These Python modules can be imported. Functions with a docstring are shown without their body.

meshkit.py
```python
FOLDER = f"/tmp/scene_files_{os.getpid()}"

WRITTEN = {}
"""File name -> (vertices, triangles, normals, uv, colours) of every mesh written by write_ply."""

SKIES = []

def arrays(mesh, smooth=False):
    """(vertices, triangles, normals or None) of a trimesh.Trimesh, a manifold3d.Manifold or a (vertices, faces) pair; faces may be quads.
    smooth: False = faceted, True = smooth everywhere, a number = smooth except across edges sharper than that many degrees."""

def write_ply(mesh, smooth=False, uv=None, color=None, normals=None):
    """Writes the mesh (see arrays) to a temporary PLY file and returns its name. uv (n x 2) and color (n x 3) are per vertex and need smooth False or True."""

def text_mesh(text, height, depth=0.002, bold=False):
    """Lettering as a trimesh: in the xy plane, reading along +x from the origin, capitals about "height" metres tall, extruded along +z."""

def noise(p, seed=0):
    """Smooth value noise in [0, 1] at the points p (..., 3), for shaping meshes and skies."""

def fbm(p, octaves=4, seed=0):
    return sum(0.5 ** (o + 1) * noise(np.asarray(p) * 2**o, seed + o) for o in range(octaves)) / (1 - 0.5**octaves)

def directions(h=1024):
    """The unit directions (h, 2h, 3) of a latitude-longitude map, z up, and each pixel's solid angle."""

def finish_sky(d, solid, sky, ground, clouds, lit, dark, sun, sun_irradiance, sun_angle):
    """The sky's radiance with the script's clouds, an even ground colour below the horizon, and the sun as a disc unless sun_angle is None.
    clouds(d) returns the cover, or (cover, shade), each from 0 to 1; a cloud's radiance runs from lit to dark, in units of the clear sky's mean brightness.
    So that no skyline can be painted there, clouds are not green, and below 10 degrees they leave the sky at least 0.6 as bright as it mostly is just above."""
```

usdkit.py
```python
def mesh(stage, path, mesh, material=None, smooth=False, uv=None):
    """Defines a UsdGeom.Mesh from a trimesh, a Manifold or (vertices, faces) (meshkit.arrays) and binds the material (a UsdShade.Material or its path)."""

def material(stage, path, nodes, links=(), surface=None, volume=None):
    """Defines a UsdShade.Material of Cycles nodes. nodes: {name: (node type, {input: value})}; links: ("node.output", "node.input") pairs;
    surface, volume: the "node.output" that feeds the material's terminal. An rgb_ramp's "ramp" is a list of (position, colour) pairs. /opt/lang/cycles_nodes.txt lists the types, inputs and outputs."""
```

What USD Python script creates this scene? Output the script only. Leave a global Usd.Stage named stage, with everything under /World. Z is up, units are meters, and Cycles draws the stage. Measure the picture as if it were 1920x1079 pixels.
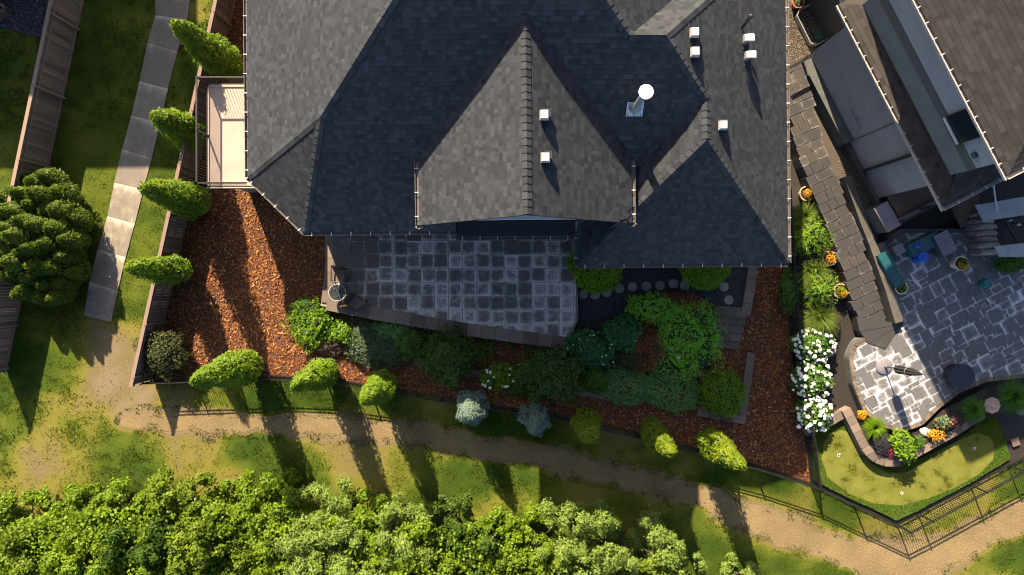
import math, zlib
import numpy as np, trimesh, shapely
from shapely.geometry import Polygon, LineString, Point, box as sbox
from shapely.ops import unary_union
from shapely import affinity
import usdkit, meshkit
from pxr import Usd, UsdGeom, UsdLux, UsdShade, Gf, Sdf, Vt

stage = Usd.Stage.CreateInMemory()
UsdGeom.SetStageUpAxis(stage, UsdGeom.Tokens.z)
UsdGeom.SetStageMetersPerUnit(stage, 1.0)
stage.SetDefaultPrim(UsdGeom.Xform.Define(stage, '/World').GetPrim())
UsdGeom.Scope.Define(stage, '/World/Looks')

# ------------------------------------------------------------------ camera, sky, sun
CAM_H, F = 32.3, 1331.0                      # camera height in metres, focal length in photo pixels
cam = UsdGeom.Camera.Define(stage, '/World/camera')
cam.CreateHorizontalApertureAttr(36.0)
cam.CreateVerticalApertureAttr(36.0 * 575 / 1024)
cam.CreateFocalLengthAttr(36.0 * F / 1920)
cam.CreateClippingRangeAttr(Gf.Vec2f(0.5, 500))
cam.AddTranslateOp().Set(Gf.Vec3d(0, 0, CAM_H))
cam.CreateExposureAttr(2.0)

TAN_EL = 0.70
SUN = np.array([-0.348, 0.9375, TAN_EL]); SUN /= np.linalg.norm(SUN)
dome = UsdLux.DomeLight.Define(stage, '/World/sky')
dome.GetPrim().SetCustomDataByKey('kind', 'structure')
sky = usdkit.material(stage, '/World/Looks/sky_air', {
    's': ('sky_texture', {'sky_type': 'single_scattering', 'sun_disc': False, 'sun_elevation': float(math.asin(SUN[2])),
                          'sun_rotation': float(math.atan2(SUN[0], SUN[1])), 'air_density': 0.58, 'aerosol_density': 2.2, 'ozone_density': 0.5}),
    'b': ('background_shader', {'strength': 0.070})}, [('s.color', 'b.color')], surface='b.background')
UsdShade.MaterialBindingAPI.Apply(dome.GetPrim()).Bind(sky)
sun = UsdLux.DistantLight.Define(stage, '/World/sun')
sun.CreateIntensityAttr(1.25); sun.CreateAngleAttr(0.6); sun.CreateNormalizeAttr(True)
sun.CreateColorAttr(Gf.Vec3f(1.0, 0.80, 0.56))
zx = np.cross([0, 1, 0], SUN); zx /= np.linalg.norm(zx); zy = np.cross(SUN, zx)
sun.AddTransformOp().Set(Gf.Matrix4d(*zx, 0, *zy, 0, *SUN, 0, 0, 0, 0, 1))

# ------------------------------------------------------------------ helpers
def rg(*key):
    return np.random.default_rng(zlib.crc32(repr(key).encode()))

def P(px, py, z=0.0):
    """Surveyed point: where the line of sight through photo pixel (px, py) meets height z."""
    d = (CAM_H - z) / F
    return np.array([(px - 960) * d, -(py - 539.5) * d, z])

def P2(pts, z=0.0):
    return [tuple(P(x, y, z)[:2]) for x, y in pts]

used, origin = {}, {'/World': np.zeros(3)}
def numbered(parent, name):
    k = (parent, name); n = used.get(k, -1) + 1; used[k] = n
    return f'{parent}/{name}' if n == 0 else f'{parent}/{name}_{n:03d}'

def tag(prim, label=None, cat=None, group=None, kind=None):
    p = prim.GetPrim() if hasattr(prim, 'GetPrim') else prim
    for k, v in (('label', label), ('category', cat), ('group', group), ('kind', kind)):
        if v: p.SetCustomDataByKey(k, v)
    return p

def thing(name, label, cat, loc=(0, 0, 0), group=None, kind=None):
    path = numbered('/World', name)
    x = UsdGeom.Xform.Define(stage, path)
    x.AddTranslateOp().Set(Gf.Vec3d(*map(float, loc)))
    origin[path] = np.array(loc, float)
    tag(x, label, cat, group, kind)
    return path

class MB:
    def __init__(s): s.v, s.f, s.t, s.u, s.n = [], [], [], [], 0
    def add(s, v, f, tone=0.5, uv=None):
        v, f = np.asarray(v, float), np.asarray(f, int)
        if f.shape[1] == 4: f = np.vstack([f[:, [0, 1, 2]], f[:, [0, 2, 3]]])
        s.v.append(v); s.f.append(f + s.n); s.n += len(v)
        s.t.append(np.broadcast_to(np.asarray(tone, float), (len(v),)))
        s.u.append(np.zeros((len(v), 2)) if uv is None else np.asarray(uv, float))
        return s
    def tm(s, m, tone=0.5): return s.add(m.vertices, m.faces, tone)
    def hexa(s, q, tone=0.5, uv=None):
        """q: 8 corners, bottom 4 counter-clockwise then top 4."""
        return s.add(q, [[3, 2, 1, 0], [4, 5, 6, 7], [0, 1, 5, 4], [1, 2, 6, 5], [2, 3, 7, 6], [3, 0, 4, 7]], tone, uv)
    def box(s, c, size, rz=0.0, tone=0.5):
        x, y, z = np.asarray(size, float) / 2
        q = np.array([[-x, -y, -z], [x, -y, -z], [x, y, -z], [-x, y, -z], [-x, -y, z], [x, -y, z], [x, y, z], [-x, y, z]])
        cs, sn = math.cos(rz), math.sin(rz)
        q = q @ np.array([[cs, sn, 0], [-sn, cs, 0], [0, 0, 1]]) + np.asarray(c, float)
        return s.hexa(q, tone)
    def bar(s, p0, p1, w, h, up=(0, 0, 1), tone=0.5):
        p0, p1 = np.asarray(p0, float), np.asarray(p1, float)
        d = p1 - p0; d /= np.linalg.norm(d)
        up = np.asarray(up, float)
        if abs(d @ up) > 0.99: up = np.array([1.0, 0, 0])
        sd = np.cross(d, up); sd /= np.linalg.norm(sd); u = np.cross(sd, d)
        o = lambda p: [p - sd * w / 2 - u * h / 2, p + sd * w / 2 - u * h / 2, p + sd * w / 2 + u * h / 2, p - sd * w / 2 + u * h / 2]
        return s.hexa(np.array(o(p0) + o(p1)), tone)
    def tube(s, p0, p1, r0, r1=None, n=10, tone=0.5, caps=True):
        p0, p1 = np.asarray(p0, float), np.asarray(p1, float); r1 = r0 if r1 is None else r1
        d = p1 - p0; d /= np.linalg.norm(d)
        a = np.cross(d, [0, 0, 1] if abs(d[2]) < 0.9 else [1, 0, 0]); a /= np.linalg.norm(a); b = np.cross(d, a)
        th = np.arange(n) / n * 2 * np.pi
        ring = np.outer(np.cos(th), a) + np.outer(np.sin(th), b)
        v = np.vstack([p0 + ring * r0, p1 + ring * r1, p0, p1])
        f = [[i, (i + 1) % n, n + (i + 1) % n] for i in range(n)] + [[i, n + (i + 1) % n, n + i] for i in range(n)]
        if caps: f += [[2 * n, (i + 1) % n, i] for i in range(n)] + [[2 * n + 1, n + i, n + (i + 1) % n] for i in range(n)]
        return s.add(v, f, tone)
    def lathe(s, c, prof, n=24, tone=0.5):
        th = np.arange(n) / n * 2 * np.pi; m = len(prof)
        v = np.array([[c[0] + r * math.cos(t), c[1] + r * math.sin(t), c[2] + z] for r, z in prof for t in th])
        f = []
        for j in range(m - 1):
            for i in range(n):
                a, b = j * n + i, j * n + (i + 1) % n
                f.append([a, b, b + n, a + n])
        return s.add(v, f, tone)
    def prism(s, poly, z0, z1, tone=0.5, uvbox=None):
        """Solid between z0 and z1 over a shapely polygon; uvbox maps a point to per-piece uv in -1..1."""
        for g in getattr(poly, 'geoms', [poly]):
            if g.is_empty or g.geom_type != 'Polygon' or g.area < 1e-5: continue
            m = trimesh.creation.extrude_polygon(g, z1 - z0, engine='earcut')
            v = np.array(m.vertices) + [0, 0, z0]
            s.add(v, m.faces, tone, None if uvbox is None else uvbox(v[:, :2]))
        return s
    def sheet(s, poly, z, tone=0.5):
        for g in getattr(poly, 'geoms', [poly]):
            if g.is_empty or g.geom_type != 'Polygon': continue
            v, f = trimesh.creation.triangulate_polygon(g, engine='earcut')
            v = np.column_stack([v, np.full(len(v), float(z))])
            a = np.cross(v[f[:, 1]] - v[f[:, 0]], v[f[:, 2]] - v[f[:, 0]])[:, 2]
            f = np.array(f); f[a < 0] = f[a < 0][:, ::-1]
            s.add(v, f, tone)
        return s

def put(mb, name, mat, parent='/World', smooth=False, label=None, cat=None, group=None, kind=None):
    """Defines the collected shape as ONE Mesh prim."""
    path = numbered(parent, name)
    top = '/'.join(parent.split('/')[:3]); o = origin.get(top, np.zeros(3))
    v, f = np.vstack(mb.v) - o, np.vstack(mb.f)
    m = usdkit.mesh(stage, path, trimesh.Trimesh(v, f, process=False), MAT[mat], smooth=smooth)
    if smooth is False or smooth is True:
        pv = UsdGeom.PrimvarsAPI(m)
        pv.CreatePrimvar('tone', Sdf.ValueTypeNames.FloatArray, 'vertex').Set(Vt.FloatArray.FromNumpy(np.concatenate(mb.t).astype(np.float32)))
        u = np.vstack(mb.u)
        if np.any(u): pv.CreatePrimvar('st', Sdf.ValueTypeNames.TexCoord2fArray, 'vertex').Set(Vt.Vec2fArray.FromNumpy(u.astype(np.float32)))
    tag(m, label, cat, group, kind)
    return path

# ------------------------------------------------------------------ materials
MAT = {}
def mat(name, nodes, links, surface='p.BSDF'):
    MAT[name] = usdkit.material(stage, '/World/Looks/' + name, nodes, links, surface=surface)

def c(*v): return tuple(v)
def simple(name, c1, c2=None, scale=6.0, rough=0.7, bump=0.0, bscale=40.0, metal=0.0, detail=5.0, spec=None, stretch=(1, 1, 1)):
    """Two-tone noise with fine relief."""
    c2 = c2 or tuple(x * 0.75 for x in c1)
    n = {'g': ('geometry', {}), 'm': ('mapping', {'scale': stretch}), 'n': ('noise_texture', {'scale': scale, 'detail': detail, 'roughness': 0.62}),
         'r': ('rgb_ramp', {'ramp': [(0.32, c1), (0.68, c2)]}),
         'p': ('principled_bsdf', {'roughness': rough, 'metallic': metal})}
    if spec is not None: n['p'][1]['specular_ior_level'] = spec
    l = [('g.position', 'm.vector'), ('m.vector', 'n.vector'), ('n.fac', 'r.fac'), ('r.color', 'p.base_color')]
    if bump:
        n['bn'] = ('noise_texture', {'scale': bscale, 'detail': 4.0}); n['b'] = ('bump', {'strength': bump, 'distance': 0.02})
        l += [('g.position', 'bn.vector'), ('bn.fac', 'b.height'), ('b.normal', 'p.normal')]
    mat(name, n, l)

def toned(name, stops, scale=20.0, amount=0.25, rough=0.85, bump=0.3, bscale=60.0, spec=0.3):
    """Colour from the piece's own tone, mottled by noise."""
    mat(name, {'a': ('attribute', {'attribute': 'tone'}), 'g': ('geometry', {}), 'n': ('noise_texture', {'scale': scale, 'detail': 5.0}),
               'ma': ('math', {'math_type': 'multiply_add', 'value2': amount, 'value3': -amount / 2}), 'ad': ('math', {'math_type': 'add'}),
               'r': ('rgb_ramp', {'ramp': stops}), 'bn': ('noise_texture', {'scale': bscale, 'detail': 3.0}), 'b': ('bump', {'strength': bump, 'distance': 0.01}),
               'p': ('principled_bsdf', {'roughness': rough, 'specular_ior_level': spec})},
        [('g.position', 'n.vector'), ('n.fac', 'ma.value1'), ('ma.value', 'ad.value1'), ('a.fac', 'ad.value2'), ('ad.value', 'r.fac'), ('r.color', 'p.base_color'),
         ('g.position', 'bn.vector'), ('bn.fac', 'b.height'), ('b.normal', 'p.normal')])

def leafy(name, stops, trans=0.4, rough=0.55, patch=0.9, amount=0.5, spec=0.25):
    """Leaves: each its own tint, with larger patches of tint through the crown; light passes through."""
    mat(name, {'g': ('geometry', {}), 'n': ('noise_texture', {'scale': patch, 'detail': 3.0}),
               'ma': ('math', {'math_type': 'multiply_add', 'value2': amount, 'value3': -amount / 2}), 'ad': ('math', {'math_type': 'add'}),
               'r': ('rgb_ramp', {'ramp': stops}), 'p': ('principled_bsdf', {'roughness': rough, 'specular_ior_level': spec}),
               't': ('translucent_bsdf', {}), 'x': ('mix_closure', {'fac': trans})},
        [('g.position', 'n.vector'), ('n.fac', 'ma.value1'), ('ma.value', 'ad.value1'), ('g.random_per_island', 'ad.value2'), ('ad.value', 'r.fac'),
         ('r.color', 'p.base_color'), ('r.color', 't.color'), ('p.BSDF', 'x.closure1'), ('t.BSDF', 'x.closure2')], surface='x.closure')

toned('shingle', [(0, c(.0100, .0120, .0150)), (.5, c(.0195, .0230, .0285)), (1, c(.0345, .0395, .0475))], scale=9, amount=.35)
toned('shingle_brown', [(0, c(0.019, 0.016, 0.014)), (.5, c(0.036, 0.032, 0.029)), (1, c(0.055, 0.048, 0.043))], scale=9, amount=.3)
toned('shingle_dark', [(0, c(0.010, 0.010, 0.011)), (.5, c(0.017, 0.017, 0.018)), (1, c(0.026, 0.026, 0.029))], scale=9, amount=.3)
toned('wood', [(0, c(0.074, 0.051, 0.041)), (.5, c(0.142, 0.100, 0.078)), (1, c(0.230, 0.169, 0.135))], scale=14, amount=.4, bump=.4)
toned('dark_wood', [(0, c(0.060, 0.039, 0.034)), (.5, c(0.113, 0.073, 0.060)), (1, c(0.200, 0.139, 0.113))], scale=14, amount=.4, bump=.4)
toned('block', [(0, c(0.069, 0.054, 0.044)), (.5, c(0.119, 0.096, 0.078)), (1, c(0.200, 0.156, 0.115))], scale=12, amount=.5, bump=.5, bscale=45)
toned('chip', [(0, c(0.049, 0.014, 0.005)), (.35, c(0.149, 0.049, 0.011)), (.7, c(0.297, 0.120, 0.028)), (1, c(0.511, 0.307, 0.126))], scale=.8, amount=.3, bump=.1)
toned('gravel_stone', [(0, c(0.011, 0.011, 0.013)), (.6, c(0.045, 0.045, 0.049)), (1, c(0.198, 0.198, 0.198))], amount=.1)
toned('pebble', [(0, c(.05, .04, .03)), (.6, c(.16, .13, .10)), (1, c(.36, .31, .25))], amount=.1)
toned('blue_stone', [(0, c(.02, .022, .03)), (.6, c(.08, .085, .10)), (1, c(.22, .23, .26))], amount=.1)
simple('mulch_base', c(.075, .022, .008), c(.03, .010, .005), scale=14, bump=.6)
simple('soil', c(0.018, 0.013, 0.009), c(0.008, 0.006, 0.005), scale=8, bump=.8, bscale=30)
simple('black_rock', c(.008, .008, .009), c(.016, .016, .017), scale=20, bump=.8)
simple('pebble_base', c(.07, .055, .04), c(.035, .028, .022), scale=20, bump=.5)
simple('white_metal', c(0.660, 0.660, 0.660), c(0.660, 0.660, 0.660), rough=.35)
simple('hanger_grey', c(.45, .45, .46), rough=.4)
simple('vent_plastic', c(0.359, 0.359, 0.367), c(0.312, 0.312, 0.328), rough=.5)
simple('galvanised', c(.42, .45, .47), c(.33, .36, .38), rough=.38, metal=.6)
simple('gutter_paint', c(0.108, 0.097, 0.090), c(0.079, 0.072, 0.067), rough=.45)
simple('gutter_white', c(0.392, 0.370, 0.347), c(0.252, 0.213, 0.185), rough=.5, scale=9)
simple('gutter_inside', c(.03, .028, .026), rough=.8)
simple('black_metal', c(.010, .010, .011), rough=.45)
simple('siding', c(.16, .15, .14), c(.13, .125, .12), rough=.7)
simple('dark_siding', c(.035, .04, .048), rough=.6)
simple('stucco', c(0.270, 0.265, 0.265), c(0.223, 0.220, 0.223), scale=1.2, rough=.85, bump=.15)
simple('stucco_green', c(0.138, 0.158, 0.154), c(0.112, 0.127, 0.122), scale=1.2, rough=.85, bump=.15)
simple('stucco_pale', c(.27, .285, .30), c(.235, .25, .265), scale=1.0, rough=.8, bump=.1)
simple('trim_green', c(.075, .085, .080), rough=.7)
simple('concrete', c(0.074, 0.069, 0.060), c(0.046, 0.043, 0.038), scale=2.5, rough=.85, bump=.25)
simple('concrete_dark', c(.085, .09, .085), c(.055, .06, .056), scale=3.5, rough=.9, bump=.4)
simple('deck_vinyl', c(0.335, 0.264, 0.213), c(0.287, 0.223, 0.181), scale=1.4, rough=.6)
simple('wicker', c(.035, .022, .018), c(.018, .012, .010), scale=60, rough=.6, bump=.6, bscale=80)
simple('cushion', c(0.144, 0.099, 0.088), c(0.096, 0.067, 0.061), scale=20, rough=.9)
simple('teal_plastic', c(.012, .075, .085), c(.009, .055, .065), rough=.4)
simple('teal_bright', c(.010, .13, .13), rough=.4)
simple('blue_plastic', c(.010, .08, .42), c(.008, .06, .35), rough=.35)
simple('grey_top', c(.17, .16, .18), c(.12, .115, .13), scale=6, rough=.6)
simple('cover_black', c(.012, .013, .015), c(.020, .021, .024), scale=9, rough=.7)
simple('cover_navy', c(.010, .014, .024), c(.014, .018, .03), scale=5, rough=.55)
simple('pot_clay', c(.42, .32, .20), c(.34, .25, .15), scale=9, rough=.8)
simple('pot_cream', c(.62, .57, .46), c(.5, .45, .36), scale=9, rough=.6)
simple('terracotta', c(.40, .13, .05), rough=.7)
simple('pink_stone', c(.36, .25, .20), c(.27, .19, .15), scale=12, rough=.8, bump=.3)
simple('cream_stone', c(.50, .44, .36), c(.36, .31, .25), scale=12, rough=.8, bump=.4)
simple('white_stone', c(.75, .74, .72), rough=.6)
simple('grey_cap', c(.30, .33, .34), c(.22, .25, .26), scale=2.5, rough=.7, bump=.2)
simple('cast_stone', c(.22, .20, .17), c(.13, .12, .105), scale=4, rough=.85, bump=.5, bscale=25)
simple('glow_yellow', c(.80, .52, .02), c(.7, .36, .01), scale=12, rough=.6)
simple('petal_white', c(0.607, 0.607, 0.594), c(0.547, 0.594, 0.469), scale=14, rough=.7)
simple('petal_cream', c(.72, .66, .42), c(.66, .55, .35), scale=14, rough=.7)
simple('petal_red', c(.50, .05, .02), c(.55, .16, .02), scale=14, rough=.7)
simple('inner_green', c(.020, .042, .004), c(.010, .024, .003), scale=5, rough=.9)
simple('bark', c(.060, .045, .032), c(.035, .026, .02), scale=10, rough=.9, bump=.6)
simple('stem', c(.05, .07, .02), rough=.8)
simple('water', c(.05, .10, .08), rough=.15)
mat('glass', {'t': ('transparent_bsdf', {'color': c(.55, .62, .62)}), 'g': ('glossy_bsdf', {'roughness': .03}), 'f': ('fresnel', {'IOR': 1.5}), 'x': ('mix_closure', {})},
    [('f.fac', 'x.fac'), ('t.BSDF', 'x.closure1'), ('g.BSDF', 'x.closure2')], surface='x.closure')
mat('window_dark', {'p': ('principled_bsdf', {'base_color': c(.006, .010, .014), 'roughness': .08})}, [])

def stained(name, dry, mid, wet, edge0, edge1, grain, nscale=5.0, fine=14.0, rough=.7, imprint=0.0, namp=2.2):
    """Paving: rain still darkens the middle of each stone while its rim has dried. st is -1..1 across the stone."""
    mat(name, {'u': ('uvmap', {'attribute': 'st'}), 'sx': ('separate_xyz', {}), 'x2': ('math', {'math_type': 'multiply'}), 'y2': ('math', {'math_type': 'multiply'}), 'ix': ('math', {'math_type': 'subtract', 'value1': 1.0}), 'iy': ('math', {'math_type': 'subtract', 'value1': 1.0}),
               'x4': ('math', {'math_type': 'multiply'}), 'y4': ('math', {'math_type': 'multiply'}), 'pq': ('math', {'math_type': 'multiply'}), 'mx': ('math', {'math_type': 'subtract', 'value1': 1.0}), 'g': ('geometry', {}), 'mp': ('mapping', {'scale': grain}),
               'n': ('noise_texture', {'scale': nscale, 'detail': 4.0, 'roughness': .7}), 'nf': ('noise_texture', {'scale': fine, 'detail': 4.0, 'roughness': .7}),
               'm1': ('math', {'math_type': 'multiply_add', 'value2': namp, 'value3': -namp / 2}), 'm2': ('math', {'math_type': 'multiply_add', 'value2': .8, 'value3': -.4}),
               'a1': ('math', {'math_type': 'add'}), 'a2': ('math', {'math_type': 'add'}), 'a': ('attribute', {'attribute': 'tone'}),
               'm3': ('math', {'math_type': 'multiply_add', 'value2': 1.1, 'value3': -.55}), 'a3': ('math', {'math_type': 'add'}),
               'bk': ('brick_texture', {'color1': c(1, 1, 1), 'color2': c(.55, .55, .55), 'mortar': c(0, 0, 0), 'scale': 1.0, 'mortar_size': .018, 'brick_width': .31, 'row_height': .13, 'mortar_smooth': .3}),
               'bw': ('rgb_to_bw', {}), 'bm': ('math', {'math_type': 'multiply_add', 'value2': imprint, 'value3': -imprint * .6}), 'a4': ('math', {'math_type': 'add'}),
               'mr': ('map_range', {'from_min': edge0, 'from_max': edge1, 'clamp': True}),
               'r': ('rgb_ramp', {'ramp': [(0, wet), (.45, tuple(.5 * (x + y) for x, y in zip(wet, mid))), (.6, mid), (1, dry)]}),
               'mro': ('map_range', {'from_min': 0., 'from_max': 1., 'to_min': rough * .75, 'to_max': rough + .2}),
               'b': ('bump', {'strength': .3, 'distance': .006}), 'p': ('principled_bsdf', {'specular_ior_level': .35})},
        [('u.UV', 'sx.vector'), ('sx.x', 'x2.value1'), ('sx.x', 'x2.value2'), ('sx.y', 'y2.value1'), ('sx.y', 'y2.value2'), ('x2.value', 'x4.value1'), ('x2.value', 'x4.value2'), ('y2.value', 'y4.value1'), ('y2.value', 'y4.value2'), ('x4.value', 'ix.value2'), ('y4.value', 'iy.value2'), ('ix.value', 'pq.value1'), ('iy.value', 'pq.value2'), ('pq.value', 'mx.value2'),
         ('g.position', 'n.vector'), ('g.position', 'mp.vector'), ('mp.vector', 'nf.vector'), ('n.fac', 'm1.value1'), ('nf.fac', 'm2.value1'),
         ('mx.value', 'a1.value1'), ('m1.value', 'a1.value2'), ('a1.value', 'a2.value1'), ('m2.value', 'a2.value2'), ('a.fac', 'm3.value1'),
         ('a2.value', 'a3.value1'), ('m3.value', 'a3.value2'), ('u.UV', 'bk.vector'), ('bk.color', 'bw.color'), ('bw.val', 'bm.value1'), ('bm.value', 'a4.value2'), ('a3.value', 'a4.value1'), ('a4.value', 'mr.value'), ('mr.result', 'r.fac'), ('r.color', 'p.base_color'),
         ('mr.result', 'mro.value'), ('mro.result', 'p.roughness'), ('nf.fac', 'b.height'), ('b.normal', 'p.normal')])
stained('patio_slab', c(0.487, 0.449, 0.409), c(0.276, 0.251, 0.226), c(0.081, 0.072, 0.064), .10, 1.10, (1, 1, 1), nscale=4.5, fine=16., imprint=.40, namp=1.7)
stained('paver', c(0.448, 0.465, 0.504), c(0.263, 0.269, 0.286), c(0.090, 0.090, 0.095), .35, 1.35, (1, 1, 1), nscale=4.0, fine=9.0)
stained('walk_slab', c(0.350, 0.317, 0.259), c(0.234, 0.206, 0.166), c(0.131, 0.114, 0.092), .05, 1.1, (1, .35, 1), nscale=1.6, fine=5.0, rough=.8)
stained('dark_stone', c(.20, .195, .19), c(.080, .077, .075), c(.036, .035, .035), .35, 1.4, (1, 1, 1), nscale=3.0, fine=9.0)
stained('step_stone', c(.24, .215, .19), c(.095, .082, .072), c(.045, .041, .038), .3, 1.35, (1, 1, 1), nscale=3.0, fine=9.0)

# ground: turf that turns to dry straw where the primvar 'tone' says so
mat('turf', {'a': ('attribute', {'attribute': 'tone'}), 'g': ('geometry', {}), 'n': ('noise_texture', {'scale': .55, 'detail': 6., 'roughness': .65}),
             'nf': ('noise_texture', {'scale': 16., 'detail': 5., 'roughness': .75}), 'm': ('math', {'math_type': 'multiply_add', 'value2': .5, 'value3': -.25}),
             'm2': ('math', {'math_type': 'multiply_add', 'value2': .45, 'value3': -.225}), 'ad': ('math', {'math_type': 'add'}), 'ad2': ('math', {'math_type': 'add'}),
             'r': ('rgb_ramp', {'ramp': [(.0, c(.026, .052, .005)), (.3, c(.072, .094, .010)), (.55, c(.135, .125, .024)), (.8, c(.128, .104, .050)), (1, c(.155, .122, .075))]}),
             'b': ('bump', {'strength': .9, 'distance': .05}), 'p': ('principled_bsdf', {'roughness': .9, 'specular_ior_level': .1})},
    [('g.position', 'n.vector'), ('g.position', 'nf.vector'), ('n.fac', 'm.value1'), ('nf.fac', 'm2.value1'), ('a.fac', 'ad.value1'), ('m.value', 'ad.value2'),
     ('ad.value', 'ad2.value1'), ('m2.value', 'ad2.value2'), ('ad2.value', 'r.fac'), ('r.color', 'p.base_color'), ('nf.fac', 'b.height'), ('b.normal', 'p.normal')])
mat('gravel_path', {'g': ('geometry', {}), 'n': ('noise_texture', {'scale': .7, 'detail': 5.}), 'nf': ('noise_texture', {'scale': 13., 'detail': 5., 'roughness': .8}),
                    'v': ('voronoi_texture', {'scale': 28.}), 'm': ('math', {'math_type': 'multiply_add', 'value2': .5, 'value3': .0}), 'm2': ('math', {'math_type': 'multiply_add', 'value2': .9, 'value3': -.2}),
                    'ad': ('math', {'math_type': 'add'}),
                    'r': ('rgb_ramp', {'ramp': [(.1, c(0.058, 0.047, 0.025)), (.45, c(0.141, 0.106, 0.053)), (.7, c(0.211, 0.161, 0.085)), (1, c(0.292, 0.235, 0.138))]}),
                    'b': ('bump', {'strength': .7, 'distance': .03}), 'p': ('principled_bsdf', {'roughness': .9, 'specular_ior_level': .15})},
    [('g.position', 'n.vector'), ('g.position', 'nf.vector'), ('g.position', 'v.vector'), ('n.fac', 'm.value1'), ('nf.fac', 'm2.value1'), ('m.value', 'ad.value1'), ('m2.value', 'ad.value2'),
     ('ad.value', 'r.fac'), ('r.color', 'p.base_color'), ('v.distance', 'b.height'), ('b.normal', 'p.normal')])
mat('putting_turf', {'g': ('geometry', {}), 'n': ('noise_texture', {'scale': 1.6, 'detail': 6., 'roughness': .7}), 'nf': ('noise_texture', {'scale': 30., 'detail': 3.}),
                     'r': ('rgb_ramp', {'ramp': [(.36, c(0.038, 0.044, 0.005)), (.44, c(0.087, 0.098, 0.016)), (.7, c(0.129, 0.133, 0.029))]}),
                     'b': ('bump', {'strength': .4, 'distance': .01}), 'p': ('principled_bsdf', {'roughness': .9, 'specular_ior_level': .1})},
    [('g.position', 'n.vector'), ('g.position', 'nf.vector'), ('n.fac', 'r.fac'), ('r.color', 'p.base_color'), ('nf.fac', 'b.height'), ('b.normal', 'p.normal')])
leafy('grass_blade', [(0, c(0.053, 0.087, 0.007)), (.45, c(0.152, 0.182, 0.013)), (.8, c(0.285, 0.254, 0.029)), (1, c(0.465, 0.317, 0.093))], patch=.5, amount=.55)
leafy('fringe_blade', [(0, c(0.051, 0.140, 0.012)), (.5, c(0.128, 0.270, 0.020)), (1, c(0.255, 0.399, 0.041))], patch=1.2, amount=.4)
leafy('cedar', [(0, c(0.099, 0.173, 0.007)), (.4, c(0.269, 0.369, 0.009)), (.75, c(0.574, 0.590, 0.014)), (1, c(0.660, 0.660, 0.028))], patch=1.1, amount=.5)
leafy('shrub_cedar', [(0, c(0.062, 0.104, 0.005)), (.4, c(0.177, 0.260, 0.010)), (.75, c(0.395, 0.434, 0.017)), (1, c(0.660, 0.626, 0.036))], patch=2.0, amount=.6)
leafy('gold_cedar', [(0, c(0.108, 0.163, 0.006)), (.4, c(0.327, 0.363, 0.009)), (.75, c(0.654, 0.573, 0.015)), (1, c(0.660, 0.660, 0.037))], patch=1.3, amount=.5)
leafy('dark_leaf', [(0, c(0.059, 0.124, 0.017)), (.5, c(0.150, 0.284, 0.031)), (1, c(0.344, 0.545, 0.063))], patch=1.6)
leafy('mid_leaf', [(0, c(0.081, 0.171, 0.022)), (.5, c(0.163, 0.343, 0.040)), (1, c(0.356, 0.572, 0.068))], patch=1.3)
leafy('globe_leaf', [(0, c(0.145, 0.273, 0.007)), (.5, c(0.332, 0.544, 0.014)), (1, c(0.660, 0.660, 0.024))], patch=1.5)
leafy('lime_leaf', [(0, c(0.120, 0.230, 0.009)), (.5, c(0.339, 0.480, 0.015)), (1, c(0.660, 0.660, 0.039))], patch=1.3)
leafy('rose_leaf', [(0, c(0.052, 0.186, 0.049)), (.5, c(0.134, 0.416, 0.091)), (1, c(0.319, 0.660, 0.163))], patch=1.6)
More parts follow.
